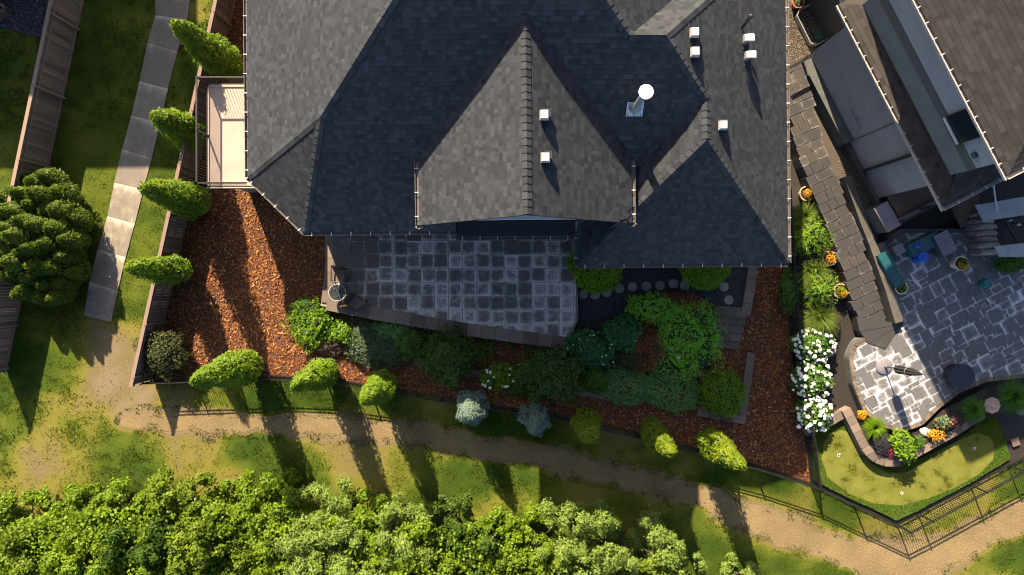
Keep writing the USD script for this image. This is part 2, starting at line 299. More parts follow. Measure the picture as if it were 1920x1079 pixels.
leafy('juniper', [(0, c(0.202, 0.462, 0.031)), (.45, c(0.408, 0.660, 0.057)), (.8, c(0.660, 0.660, 0.078)), (1, c(0.660, 0.660, 0.107))], patch=1.2, amount=.4, trans=.2)
leafy('rust_juniper', [(0, c(0.211, 0.067, 0.026)), (.4, c(0.466, 0.169, 0.051)), (.7, c(0.422, 0.289, 0.051)), (1, c(0.380, 0.442, 0.077))], patch=1.8, trans=.2)
leafy('blue_juniper', [(0, c(0.110, 0.250, 0.068)), (.5, c(0.237, 0.471, 0.131)), (1, c(0.541, 0.660, 0.222))], patch=1.5, trans=.15)
leafy('grey_juniper', [(0, c(0.062, 0.097, 0.048)), (.5, c(0.138, 0.193, 0.103)), (1, c(0.276, 0.345, 0.193))], patch=1.5, trans=.15)
leafy('blue_spruce', [(0, c(.10, .15, .12)), (.5, c(.19, .27, .21)), (1, c(.36, .42, .30))], patch=2.0, trans=.15)
leafy('bronze_leaf', [(0, c(0.058, 0.067, 0.020)), (.5, c(0.157, 0.170, 0.048)), (1, c(0.394, 0.341, 0.118))], patch=1.5)
leafy('wood_leaf', [(0, c(0.113, 0.187, 0.008)), (.4, c(0.321, 0.445, 0.014)), (.8, c(0.547, 0.607, 0.024)), (1, c(0.547, 0.607, 0.048))], patch=.6, amount=.6)
leafy('wood_leaf_deep', [(0, c(0.045, 0.089, 0.008)), (.4, c(0.128, 0.209, 0.014)), (.8, c(0.254, 0.328, 0.022)), (1, c(0.389, 0.447, 0.036))], patch=.6, amount=.6)
leafy('wood_leaf_pale', [(0, c(0.158, 0.232, 0.041)), (.4, c(0.371, 0.488, 0.101)), (.8, c(0.581, 0.607, 0.183)), (1, c(0.581, 0.607, 0.292))], patch=.7, amount=.5)
leafy('wood_leaf_yellow', [(0, c(0.108, 0.163, 0.010)), (.4, c(0.308, 0.407, 0.015)), (.8, c(0.528, 0.594, 0.028)), (1, c(0.528, 0.594, 0.055))], patch=.7, amount=.5)
leafy('grass_long', [(0, c(0.113, 0.170, 0.023)), (.5, c(0.302, 0.358, 0.048)), (.85, c(0.528, 0.528, 0.132)), (1, c(0.660, 0.566, 0.264))], patch=2.0, amount=.3)
leafy('grass_green', [(0, c(0.062, 0.166, 0.016)), (.5, c(0.166, 0.354, 0.030)), (1, c(0.416, 0.624, 0.062))], patch=2.0, amount=.3)
leafy('heather', [(0, c(.08, .04, .045)), (.5, c(.16, .085, .085)), (1, c(.24, .17, .14))], patch=3.0)
leafy('lavender', [(0, c(.05, .05, .06)), (.5, c(.12, .09, .14)), (1, c(.18, .18, .15))], patch=3.0)
leafy('flower_mix', [(0, c(.60, .30, .02)), (.2, c(.62, .46, .02)), (.7, c(.64, .56, .03)), (1, c(.36, .40, .04))], patch=4.0, amount=.3)
leafy('flower_pink', [(0, c(.35, .05, .12)), (.5, c(.45, .10, .20)), (1, c(.40, .25, .20))], patch=4.0)
leafy('twig', [(0, c(.12, .08, .06)), (1, c(.28, .20, .15))], trans=.1)

# ------------------------------------------------------------------ ground, lawn and path
def rough_poly(pts, z, seed, amp, step=.15):
    """Polygon with a ragged, grown-in edge."""
    ln = LineString(P2(pts, z) + [P2(pts[:1], z)[0]])
    d = np.arange(0, ln.length, step)
    q = np.array([ln.interpolate(x).coords[0] for x in d])
    n = np.column_stack([meshkit.fbm(np.column_stack([q * 1.3, np.full(len(q), seed)]), 4, seed) - .5, meshkit.fbm(np.column_stack([q * 1.3, np.full(len(q), seed + 9)]), 4, seed + 5) - .5])
    return Polygon(q + n * amp * 2).buffer(0)

path_px = [(236, 778), (290, 768), (340, 772), (400, 772), (460, 772), (520, 776), (600, 774), (680, 782), (760, 792), (850, 806), (950, 822), (1050, 842), (1150, 868),
           (1250, 893), (1330, 915), (1395, 938), (1450, 950), (1520, 978), (1600, 1008), (1690, 1014), (1760, 1000), (1850, 962), (1960, 920), (1960, 990), (1860, 1030), (1800, 1062), (1750, 1095), (1640, 1095),
           (1560, 1058), (1480, 1030), (1400, 1000), (1320, 960), (1200, 925), (1080, 896), (1000, 880), (900, 860), (800, 840), (700, 826), (600, 818), (500, 816), (400, 814), (330, 812), (270, 808), (228, 800)]
path_poly = rough_poly(path_px, 0, 3, .34).buffer(-.03)
lot_px = [(447, -60), (287, 714), (400, 710), (520, 705), (610, 709), (690, 721), (830, 745), (960, 765), (1040, 777), (1190, 811), (1410, 869), (1519, 905), (1510, 830), (1487, 694), (1470, 501), (1462, 340), (1455, -60)]
lot = Polygon(P2(lot_px))
side_px = [(1455, -60), (1462, 340), (1470, 501), (1487, 694), (1510, 830), (1519, 905), (1681, 983), (1721, 963), (1819, 910), (1990, 820), (1990, -60)]
side_lot = Polygon(P2(side_px))

xs = np.concatenate([[-300, -120, -60, -36], np.arange(-26, 26.01, .22), [36, 60, 120, 300]])
ys = np.concatenate([[-300, -120, -60, -30], np.arange(-15, 15.01, .22), [30, 60, 120, 300]])
gx, gy = np.meshgrid(xs, ys); q = np.column_stack([gx.ravel(), gy.ravel()])
pts = shapely.points(q)
dist = shapely.distance(path_poly, pts)
nz = meshkit.fbm(np.column_stack([q * .28, np.zeros(len(q))]), 4, 21)
nz2 = meshkit.fbm(np.column_stack([q * .9, np.zeros(len(q))]), 4, 22)
dry = np.clip(.50 - dist / .45, 0, .5) + np.clip((nz - .49) * 2.2, -.25, .5) + (nz2 - .5) * .5
west_green = (q[:, 0] < -15.2) & (q[:, 1] > -1.2)
dry = np.where(west_green, np.clip((nz2 - .5) * .6, -.1, .2) + .03, dry)
dirt_blob = np.max([np.exp(-((q[:, 0] - P(x, y)[0]) ** 2 + (q[:, 1] - P(x, y)[1]) ** 2) / rr ** 2) * k for x, y, rr, k in
                    ((188, 622, .7, .8), (190, 670, .9, .7), (195, 725, 1.2, .8), (225, 785, 1.3, 1), (165, 800, 1.5, .95), (120, 850, 2.1, 1), (55, 885, 1.9, 1), (-20, 910, 1.9, 1), (270, 745, 1.0, .7), (330, 740, .8, .5))], 0)
dry = np.clip(dry + .16 + dirt_blob * .60, 0.02, 1.0)
zz = (meshkit.fbm(np.column_stack([q * .35, np.zeros(len(q))]), 3, 5) - .5) * .10
inside = shapely.contains(unary_union([lot, side_lot]).buffer(.3), pts) | shapely.contains(path_poly.buffer(-.45), pts)
zz = np.where(inside, -.06, np.where(dist < .5, 0.0, zz * .6 - .012))
nx, ny = len(xs), len(ys)
ii = (np.arange(ny - 1)[:, None] * nx + np.arange(nx - 1)[None]).ravel()
ground = MB().add(np.column_stack([q, zz]), np.column_stack([ii, ii + 1, ii + nx + 1, ii + nx]), dry)
put(ground, 'ground', 'turf', smooth=True, kind='structure', label='lawn ground with green turf and dry straw patches', cat='ground')

g = MB().sheet(path_poly.simplify(.02), 0.010)
put(g, 'gravel_path', 'gravel_path', kind='structure', label='tan gravel footpath curving past the back fences', cat='path')

def scatter(poly, n, seed):
    """n random points in a polygon."""
    r = rg('scatter', seed); x0, y0, x1, y1 = poly.bounds; out = []
    need = n
    shapely.prepare(poly)
    while need > 0:
        p = np.column_stack([r.uniform(x0, x1, need * 3), r.uniform(y0, y1, need * 3)])
        p = p[shapely.contains_xy(poly, p[:, 0], p[:, 1])][:need]
        out.append(p); need -= len(p)
    return np.vstack(out)

def blades(xy, z, h, w, seed, lean=.9):
    """One short triangular blade per point."""
    r = rg('blades', seed); n = len(xy); a = r.uniform(0, 2 * np.pi, n); hh = h * r.uniform(.5, 1.3, n)
    sd = np.column_stack([np.cos(a), np.sin(a), np.zeros(n)]) * (w * r.uniform(.6, 1.4, n))[:, None]
    ld = np.column_stack([-np.sin(a), np.cos(a), np.zeros(n)]) * (hh * lean * r.uniform(-1, 1, n))[:, None]
    b = np.column_stack([xy, np.broadcast_to(z, n)])
    v = np.stack([b - sd, b + sd, b + ld + np.column_stack([np.zeros((n, 2)), hh])], 1).reshape(-1, 3)
    return MB().add(v, np.arange(3 * n).reshape(-1, 3))

frame = Polygon(P2([(-40, -40), (1960, -40), (1960, 1120), (-40, 1120)]))
lawn_poly = frame.difference(unary_union([path_poly.buffer(-.12), lot, side_lot]))
xy = scatter(lawn_poly, 260000, 1)
cn = meshkit.fbm(np.column_stack([xy * 2.6, np.zeros(len(xy))]), 3, 77)
xy = xy[rg('clump').uniform(size=len(xy)) < np.clip((cn - .36) * 4.5, .06, 1)]
from scipy.interpolate import RegularGridInterpolator
dry_at = RegularGridInterpolator((ys, xs), dry.reshape(ny, nx))(xy[:, ::-1])
xy = xy[rg('thin').uniform(size=len(xy)) > np.clip((dry_at - .30) * 1.7, 0, .93)]
put(blades(xy, -.02, .055, .024, 1), 'grass', 'grass_blade', kind='stuff', label='short green and straw coloured grass growing over the lawns', cat='grass')
fr = path_poly.buffer(.3).difference(path_poly.buffer(-.22)).intersection(frame)
xy = scatter(fr, 26000, 2)
cn = meshkit.fbm(np.column_stack([xy * 3.0, np.ones(len(xy))]), 3, 78)
xy = xy[cn > .5]
put(blades(xy, 0.0, .05, .022, 2), 'path_edge_grass', 'grass_blade', kind='stuff', label='grass creeping over both edges of the gravel path', cat='grass')

# ------------------------------------------------------------------ mulch, beds
mulch_mb = MB().sheet(lot, 0.05)
put(mulch_mb, 'mulch_bed', 'mulch_base', kind='structure', label='red brown bark mulch ground of the fenced garden', cat='ground')
def chips(xy, z, seed, L=.095, tone=(0, 1)):
    r = rg('chips', seed); n = len(xy); a = r.uniform(0, 2 * np.pi, n); tl = r.normal(0, .45, n)
    l = L * r.uniform(.4, 1.5, n); w = l * r.uniform(.25, .5, n)
    d = np.column_stack([np.cos(a) * np.cos(tl), np.sin(a) * np.cos(tl), np.sin(tl)]); s = np.column_stack([-np.sin(a), np.cos(a), r.normal(0, .4, n)])
    ctr = np.column_stack([xy, z + r.uniform(.01, .045, n)])
    d, s = d * l[:, None] / 2, s * w[:, None] / 2
    v = np.stack([ctr - d - s, ctr + d - s * .6, ctr + d + s, ctr - d + s * .7], 1).reshape(-1, 3)
    t = np.repeat(r.beta(2, 2.6, n), 4)
    return MB().add(v, np.arange(4 * n).reshape(-1, 4), t)
house_foot = Polygon(P2([(520, -60), (520, 380), (620, 400), (620, 560), (1070, 610), (1075, 480), (1415, 480), (1430, -60)]))
mulch_open = lot.buffer(-.05).difference(house_foot).intersection(frame)
put(chips(scatter(mulch_open, 62000, 5), .05, 5), 'mulch_chips', 'chip', kind='stuff', label='loose red brown bark chips over the garden beds', cat='mulch')

rock_px = [(1078, 430), (1420, 430), (1412, 520), (1398, 588), (1340, 585), (1335, 640), (1300, 700), (1075, 690), (1060, 640), (1080, 600)]
rock = Polygon(P2(rock_px, .42))
put(MB().prism(rock, .03, .40), 'rock_bed', 'black_rock', kind='structure', label='raised bed of black crushed rock below the right wing of the house', cat='ground')
def stones(xy, z, seed, r0, name, m, label, cat='gravel'):
    r = rg('stones', seed); n = len(xy)
    base = np.array([[1, 0, 0], [-.5, .87, 0], [-.5, -.87, 0], [0.1, 0, .8]]); f0 = np.array([[0, 1, 3], [1, 2, 3], [2, 0, 3]])
    a = r.uniform(0, 6.28, n); s = r0 * r.uniform(.5, 1.5, n)
    ca, sa = np.cos(a), np.sin(a)
    v = np.stack([base[None, :, 0] * ca[:, None] - base[None, :, 1] * sa[:, None], base[None, :, 0] * sa[:, None] + base[None, :, 1] * ca[:, None], np.broadcast_to(base[None, :, 2], (n, 4))], -1) * s[:, None, None]
    v[..., :2] += r.normal(0, .2, (n, 4, 2)) * s[:, None, None]
    v += np.column_stack([xy, np.full(n, z)])[:, None]
    f = (f0[None] + 4 * np.arange(n)[:, None, None]).reshape(-1, 3)
    return put(MB().add(v.reshape(-1, 3), f, np.repeat(r.beta(1.5, 3, n), 4)), name, m, kind='stuff', label=label, cat=cat)
stones(scatter(rock, 7000, 6), .40, 6, .03, 'rock_gravel', 'gravel_stone', 'loose black crushed rock around the stepping stones')

# ------------------------------------------------------------------ small builders
def strip_blocks(px, width, z0, z1, unit, parent, name, m, seed, gap=.008):
    """A row of coping blocks following a pixel polyline (its centre line), each block a prim."""
    r = rg('strip', seed)
    ln = LineString([P(x, y, z1)[:2] for x, y in px]); n = max(1, int(round(ln.length / unit)))
    for i in range(n):
        a, b = ln.length * i / n + gap, ln.length * (i + 1) / n - gap
        pa, pb = np.array(ln.interpolate(a).coords[0]), np.array(ln.interpolate(b).coords[0])
        d = (pb - pa) / max(np.linalg.norm(pb - pa), 1e-6); s = np.array([-d[1], d[0]]) * width / 2
        q = [pa + s, pa - s, pb - s, pb + s]; dz = r.uniform(-.006, .006)
        mb = MB().hexa(np.array([[*p, z0] for p in q] + [[*p, z1 + dz] for p in q]), r.uniform(.15, .85))
        put(mb, name, m, parent)

# ------------------------------------------------------------------ paved patio behind the house
ZP = .92
patio_px = [(607, 400), (610, 470), (608, 520), (601, 574), (700, 590), (880, 622), (1060, 652), (1084, 600), (1083, 400)]
patio = Polygon(P2(patio_px, ZP - .02))
pt = thing('patio', 'raised patio of square grey concrete slabs with wet dark centres behind the house', 'patio', (*P(840, 520, 0)[:2], 0), kind=None)
put(MB().prism(patio, .02, ZP - .055), 'retaining_wall', 'cast_stone', pt)
inner = Polygon(P2([(627, 400), (626, 470), (622, 520), (616, 566), (690, 577), (880, 610), (1062, 632), (1080, 600), (1080, 400)], ZP))
r = rg('patio')
pitch = 26.05 * (CAM_H - ZP) / F; x00 = P(606.8, 0, ZP)[0]; y00 = P(0, 425.5, ZP)[1]
wet = lambda p: meshkit.fbm(np.array([[p[0] * .35, p[1] * .35, 1.7]]), 3, 4)[0]
for j in range(-1, 9):
    off = 0.5 if j == 8 else 0.0
    for i in range(-1, 19):
        x0, y0 = x00 + (i + off) * pitch, y00 - j * pitch
        s = sbox(x0 + .011, y0 - pitch + .011, x0 + pitch - .011, y0 - .011).intersection(inner)
        if s.is_empty or s.area < .01: continue
        cx, cy = x0 + pitch / 2, y0 - pitch / 2
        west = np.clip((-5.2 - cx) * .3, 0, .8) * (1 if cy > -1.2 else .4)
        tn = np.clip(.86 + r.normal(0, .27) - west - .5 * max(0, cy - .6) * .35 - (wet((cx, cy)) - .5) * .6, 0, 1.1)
        dx, dy = r.normal(0, .08, 2)
        mb = MB().prism(s, ZP - .055, ZP + r.uniform(-.004, .004), tn, lambda v: np.clip((v - [cx, cy]) / (pitch / 2) + [dx, dy], -1.05, 1.05))
        put(mb, 'slab', 'patio_slab', pt)
strip_blocks([(616, 400), (618, 470), (616, 520), (610, 568)], .38, ZP - .1, ZP + .012, .72, pt, 'coping_block', 'block', 1)
strip_blocks([(612, 570), (690, 586), (880, 619), (1062, 644)], .56, ZP - .1, ZP + .012, .62, pt, 'coping_block', 'block', 2)

for i, (x, y) in enumerate([(1094, 552), (1116, 553), (1138, 549), (1162, 541), (1186, 538), (1212, 537), (1238, 536), (1263, 532), (1284, 535), (1358, 538), (1367, 563)]):
    p = P(x, y, .45); mb = MB().lathe((p[0], p[1], .39), [(0.0, .05), (.19, .05), (.215, .035), (.22, 0)][::-1], 20, .3 + .05 * (i % 5))
    put(mb, 'stepping_stone', 'cast_stone', smooth=False, cat='stepping stone', group='round stepping stones across the black rock bed',
        label=['round grey stepping stone nearest the patio edge', 'stepping stone second from the patio, tucked under the left round cedar', 'stepping stone third from the patio, half under the left round cedar',
               'fourth stepping stone counted from the patio, just right of the left round cedar', 'fifth stepping stone counted from the patio, above the juniper corner', 'brownish sixth stepping stone from the patio, touching the dry juniper tips',
               'seventh stepping stone from the patio, in mid row', 'highest of the middle stepping stones, eighth from the patio', 'stepping stone partly hidden by the right round cedar',
               'stepping stone right of the right round cedar', 'last round stepping stone just above the garden stairs'][i])

# garden stairs and block edgings
st = thing('garden_stairs', 'grey concrete block stairs descending from the rock bed to the mulch', 'stairs', (*P(1365, 615)[:2], 0))
rows = [((1340, 576), (1402, 594), .46), ((1338, 592), (1398, 607), .38), ((1336, 605), (1395, 622), .30), ((1332, 620), (1391, 638), .22), ((1329, 635), (1386, 653), .14)]
for j, ((x0, y0), (x1, y1), z) in enumerate(rows):
    a, b = P(x0, y0, z), P(x1, y1, z); w = b[0] - a[0]; cut = [.65, .72, .55, .62, .35][j]
    ang = -.10
    for k, (f0, f1) in enumerate(((0, cut), (cut, 1))):
        cx = a[0] + w * (f0 + f1) / 2; cy = (a[1] + b[1]) / 2 + (cx - (a[0] + b[0]) / 2) * math.tan(ang)
        put(MB().box((cx, cy, z - .14), (w * (f1 - f0) - .012, abs(b[1] - a[1]) + .02, .28), ang, .25 + .35 * ((j * 7 + k * 3) % 5) / 5), 'stair_block', 'block', st)
def edging(label, px, w, z0, z1, unit, seed):
    p = P(*px[0]); t = thing('block_edging', label, 'edging', (p[0], p[1], 0))
    strip_blocks(px, w, z0, z1, unit, t, 'edging_block', 'block', seed)
edging('straight grey block edging running up beside the mulch strip above the stairs', [(1412, 500), (1407, 540), (1398, 592)], .42, .05, .50, .6, 11)
edging('stepped block edging along the right side of the big green juniper', [(1336, 598), (1328, 640), (1318, 690)], .34, .05, .44, .42, 12)
edging('low block edging below the big green juniper beside the stone figures', [(1258, 697), (1290, 702), (1318, 700)], .34, .05, .30, .42, 13)
edging('free standing grey edging beam right of the golden yew', [(1409, 662), (1402, 710), (1392, 782)], .36, .05, .24, .9, 14)
edging('block edging along the bottom of the golden yew', [(1308, 772), (1350, 781), (1398, 789)], .36, .05, .24, .6, 15)
edging('dark block edging passing behind the dwarf shrubs along the lower mulch bed', [(775, 676), (885, 700), (935, 708), (1130, 742), (1160, 748)], .34, .05, .26, .6, 16)

# ------------------------------------------------------------------ sidewalk on the left
walk = thing('sidewalk', 'grey concrete sidewalk of jointed slabs with rain stains', 'sidewalk', (*P(250, 300)[:2], 0), kind='structure')
L = [(290, -8), (291, 28), (276, 80), (261, 152), (246, 216), (229, 279), (214, 342), (201, 405), (183, 467), (167, 528), (157, 592)]
R = [(357, -8), (351, 37), (333, 96), (315, 166), (301, 230), (285, 296), (269, 355), (253, 419), (236, 482), (221, 545), (208, 605)]
L = [(305, -70)] + L; R = [(368, -62)] + R
L = [(x + 0, y) for x, y in L]
r = rg('walk')
for i in range(len(L) - 1):
    q = Polygon([P(*L[i], .04)[:2], P(*R[i], .04)[:2], P(*R[i + 1], .04)[:2], P(*L[i + 1], .04)[:2]]).buffer(-.008)
    a, b = np.mean([P(*L[i])[:2], P(*R[i + 1])[:2]], 0), 1
    ey = P(*L[i + 1])[:2] - P(*L[i])[:2]; ly = np.linalg.norm(ey); ey /= ly; ex = np.array([-ey[1], ey[0]])
    uvf = lambda v: np.column_stack([(v - a) @ ex / .75 * .35, np.clip(.25 - (v - a) @ ey / ly * 1.5, -.9, 1)])
    put(MB().prism(q, -.05, .035 + r.uniform(-.004, .004), r.uniform(.4, .85) if i < 8 else .75, uvf), 'concrete_slab', 'walk_slab', walk)

# ------------------------------------------------------------------ wooden fences
def wood_fence(label, base_px, h, z0, m, posts_px, board=.14, rails=(.25, 1.0), cap=True, inward=1.0, post_out=.05, seed=0):
    pts = [P(x, y, z0) for x, y in base_px]
    t = thing('wooden_fence', label, 'fence', pts[0])
    r = rg('fence', seed); ln = LineString([p[:2] for p in pts])
    n = int(ln.length / board); d = np.array(pts[-1][:2]) - np.array(pts[0][:2]); d /= np.linalg.norm(d); nrm = np.array([-d[1], d[0]]) * inward
    ang = math.atan2(d[1], d[0])
    for i in range(n):
        p = np.array(ln.interpolate((i + .5) * board).coords[0]); hh = h - .06 + r.uniform(-.012, .006)
        o = nrm * r.uniform(-.004, .004)
        put(MB().box((*(p + o), z0 + hh / 2), (board - .007, .022, hh), ang, r.beta(3, 3)), 'board', m, t)
    for zr in rails:
        a, b = np.array(pts[0][:2]) + nrm * .035, np.array(pts[-1][:2]) + nrm * .035
        put(MB().bar((*a, z0 + zr), (*b, z0 + zr), .04, .09, tone=.7), 'rail', m, t)
    if cap:
        put(MB().bar((*pts[0][:2], z0 + h), (*pts[-1][:2], z0 + h), .15, .035, tone=.85), 'cap_rail', m, t)
    for px in posts_px:
        p = P(*px, z0)[:2]; p = np.array(ln.interpolate(ln.project(Point(*p))).coords[0]) + nrm * post_out
        put(MB().box((*p, z0 + h / 2 + .02), (.10, .10, h + .04), ang, .75), 'post', m, t)
sh = lambda x, y, k: (960 + (x - 960) * k, 539.5 + (y - 539.5) * k)
wood_fence('weathered brown board fence at the far left with a top cap and posts', [(170, -60), (12, 700)], 2.05, 0, 'wood',
           [sh(90, 23, .937), sh(60, 160, .937), sh(30, 297, .937), sh(2, 430, .937), (30, 610), (14, 690)], rails=(.2, 1.78), inward=1, seed=1)
wood_fence('dark brown board fence with two rails between the left lawn and the mulch yard', [(456, -60), (286, 715)], 1.85, 0, 'dark_wood',
           [(432, 50), (412, 140), (393, 225), (372, 322), (352, 413), (331, 507), (310, 604), (290, 698)], rails=(.22, .95, 1.66), inward=1, seed=2)

# ------------------------------------------------------------------ iron fences
def iron_fence(label, base_px, z0=0.0, h=1.2, gap=.105, post=1.9, seed=0):
    pts = np.array([P(x, y, z0)[:2] for x, y in base_px]); t = thing('iron_fence', label, 'fence', (*pts[0], z0))
    for a, b in zip(pts[:-1], pts[1:]):
        L_ = np.linalg.norm(b - a); n = max(1, int(round(L_ / post)))
        for i in range(n):
            p = a + (b - a) * i / n
            put(MB().box((*p, z0 + h / 2 + .03), (.055, .055, h + .06), math.atan2(*(b - a)[::-1])), 'post', 'black_metal', t)
        for zr in (.10, h - .12, h):
            put(MB().bar((*a, z0 + zr), (*b, z0 + zr), .032, .032), 'rail', 'black_metal', t)
        mb = MB()
        for i in range(int(L_ / gap)):
            p = a + (b - a) * (i + .5) * gap / L_
            mb.box((*p, z0 + h / 2 + .02), (.016, .016, h - .06))
        put(mb, 'pickets', 'black_metal', t, kind='stuff')
iron_fence('black iron picket fence along the mulch garden behind the row of cedars', [(290, 714), (520, 706), (610, 710), (690, 722), (830, 746), (960, 766), (1040, 778), (1190, 812), (1410, 870), (1519, 906)])
iron_fence('black iron picket fence dividing the mulch strip from the flower bed on the right', [(1519, 906), (1510, 830), (1487, 694), (1471, 501), (1464, 360)])
iron_fence('black iron picket fence around the putting green corner', [(1519, 906), (1600, 945), (1681, 983), (1721, 963), (1819, 910), (1960, 834)])

# ------------------------------------------------------------------ the main house
EX = UsdGeom
DE = 25.3; K = DE / F; ZE = CAM_H - DE; TH = .0105; T = .87
def HW(a, b, h=0.0):
    """House plan (a, b, height over the main eave), in units of one photo pixel at eave height, to metres."""
    return np.array([(a * math.cos(TH) - b * math.sin(TH)) * K, (a * math.sin(TH) + b * math.cos(TH)) * K, ZE + h * K])
def HWs(p): return np.array([HW(*x) for x in p])
planes = {  # name: (downslope eave normal (na, nb), offset) height = T * (na*a + nb*b + off), plan polygon
    'W': ((1, 0, 492.5), [(-492.5, 212.5), (-313.2, 286.8), (-15, 585), (-15, 772.5), (-492.5, 1250)]),
    'SW': ((.70711, .70711, 280 / math.sqrt(2)), [(-492.5, 212.5), (-387.5, 107.5), (-313.2, 286.8)]),
    'S': ((0, 1, -107.5), [(-387.5, 107.5), (124, 107.5), (321, 304.5), (240.5, 385), (184, 385), (-15, 585), (-313.2, 286.8)]),
    'Q1': ((-1, 0, 462.5), [(184, 385), (462.5, 662.5), (462.5, 1250), (-15, 772.5), (-15, 585)]),
    'Q2': ((0, -1, 662.5), [(184, 385), (240.5, 385), (518, 662.5), (462.5, 662.5)]),
    'E': ((-1, 0, 518), [(518, 41), (518, 662.5), (240.5, 385), (321, 304.5), (321, 238)]),
    'S2': ((0, 1, -41), [(124, 41), (518, 41), (321, 238)]),
    'PW': ((1, 0, -124), [(124, 41), (321, 238), (321, 304.5), (124, 107.5)]),
    'N': ((0, -1, 1250), [(462.5, 1250), (-492.5, 1250), (-15, 772.5)]),
}
HG = 105.0
gplanes = {'GW': ((1, 0, 159.5 + HG / T), [(-159.5, 109), (24.5, 109), (24.5, 412), (-159.5, 228)]),
           'GE': ((-1, 0, 208.5 + HG / T), [(24.5, 109), (208.5, 109), (208.5, 228), (24.5, 412)])}
hpl = lambda n, a, b: T * (n[0] * np.asarray(a) + n[1] * np.asarray(b) + n[2])
house = thing('house', 'large house with grey shingled hip roofs, a front gable and white roof vents', 'house', (*HW(0, 300)[:2], 0))

def slab_from(poly, n, th, to_w, mb, tone=.3):
    """Roof deck of thickness th under the plane."""
    for g in getattr(poly, 'geoms', [poly]):
        v, f = trimesh.creation.triangulate_polygon(g, engine='earcut'); f = np.array(f)
        cr = np.cross(v[f[:, 1]] - v[f[:, 0]], v[f[:, 2]] - v[f[:, 0]]); f[cr < 0] = f[cr < 0][:, ::-1]
        top = np.array([to_w(a, b, float(hpl(n, a, b)) - .6) for a, b in v])
        mb.add(top, f, tone); mb.add(top - [0, 0, th], f[:, ::-1], tone)
        ring = np.array([to_w(a, b, float(hpl(n, a, b)) - .6) for a, b in g.exterior.coords[:-1]])
        k = len(ring); i = np.arange(k); j = (i + 1) % k
        mb.add(np.vstack([ring, ring - [0, 0, th]]), np.column_stack([i, i + k, j + k, j]) if g.exterior.is_ccw else np.column_stack([j, j + k, i + k, i]), tone)

def shingle_tabs(poly, n, course, wmin, wmax, seed, lift=.5):
    """Courses of overlapping tabs on one roof plane: list of (vertices, faces, tone) in plan units with height."""
    r = rg('tabs', seed); up = np.array(n[:2]); al = np.array([-up[1], up[0]])
    q = np.array(poly.exterior.coords); s = q @ up; w = q @ al
    out = []; rects = []
    k = 0; s0 = s.min()
    while s0 + k * course < s.max():
        x = w.min() - r.uniform(0, wmax)
        while x < w.max():
            ww = r.uniform(wmin, wmax); rects.append((x, s0 + k * course, ww, course * 1.06)); x += ww
        k += 1
    rects = np.array(rects)
    cs = np.stack([al[None] * (rects[:, 0] + e * rects[:, 2])[:, None] + up[None] * (rects[:, 1] + g_ * rects[:, 3])[:, None] for e, g_ in ((0, 0), (1, 0), (1, 1), (0, 1))], 1)
    pol = shapely.polygons(cs); shapely.prepare(poly)
    inside = shapely.contains(poly, pol); hit = shapely.intersects(poly, pol) & ~inside
    todo = [(i, cs[i]) for i in np.nonzero(inside)[0]]
    for i in np.nonzero(hit)[0]:
        gg = pol[i].intersection(poly)
        for g in getattr(gg, 'geoms', [gg]):
            if g.geom_type == 'Polygon' and g.area > 1: todo.append((i, np.array(shapely.geometry.polygon.orient(g).exterior.coords[:-1])))
    for i, c_ in todo:
        sl = (c_ @ up - rects[i, 1]) / rects[i, 3]
        li = r.uniform(.5, 1.0) * lift
        top = np.column_stack([c_, hpl(n, c_[:, 0], c_[:, 1]) + .12 + li * (1 - np.clip(sl, 0, 1))])
        bot = np.column_stack([c_, hpl(n, c_[:, 0], c_[:, 1]) - .3])
        m = len(c_); ar = np.arange(m); nx_ = (ar + 1) % m
        f = [[0, a, a + 1] for a in range(1, m - 1)] + [t for a, b in zip(ar, nx_) for t in ([a, a + m, b + m], [a, b + m, b])]
        if shapely.geometry.polygon.orient(Polygon(c_)).exterior.coords[0] is None: pass
        e1, e2 = c_[1] - c_[0], c_[2] - c_[0]
        if e1[0] * e2[1] - e1[1] * e2[0] < 0: f = [x[::-1] for x in f]
        out.append((np.vstack([top, bot]), f, r.beta(2.2, 2.2)))
    return out

roof_mb = MB(); field = MB(); singles = []
under_gable = Polygon([(-138, 127), (-138, 228), (24.5, 408), (187, 228), (187, 127)])
porch_gap = sbox(-104, 100, 124, 127)
for nm, (n, pl) in {**planes, **gplanes}.items():
    pg = Polygon(pl)
    if nm == 'S': pg = pg.difference(unary_union([porch_gap]))
    slab_from(pg, n, .16, HW, roof_mb)
    vis = pg
    if nm == 'S': vis = pg.difference(under_gable)
    vis = vis.intersection(sbox(-600, 0, 600, 470 if nm in ('W', 'S', 'SW') else 520))
    if nm == 'W': vis = Polygon(pl).intersection(sbox(-600, 0, 600, 520))
    if vis.is_empty or nm == 'N': continue
    for g in getattr(vis, 'geoms', [vis]):
        for v, f, t_ in shingle_tabs(g, n, 6.4, 5.5, 12.0, nm):
            (singles if nm in ('GW', 'GE') else [None]).append((v, f, t_)) if nm in ('GW', 'GE') else field.add(HWs(v), f, t_)
roof = put(roof_mb, 'roof', 'shingle', house, label='grey asphalt shingle hip roof with a front gable')
order = np.argsort([-Polygon(v[:len(v) // 2, :2]).area for v, f, t_ in singles])
for k, i in enumerate(order):
    v, f, t_ = singles[i]
    if k < 300: put(MB().add(HWs(v), f, t_), 'shingle', 'shingle', roof)
    else: field.add(HWs(v), f, t_)
put(field, 'shingle_field', 'shingle', roof, kind='stuff')

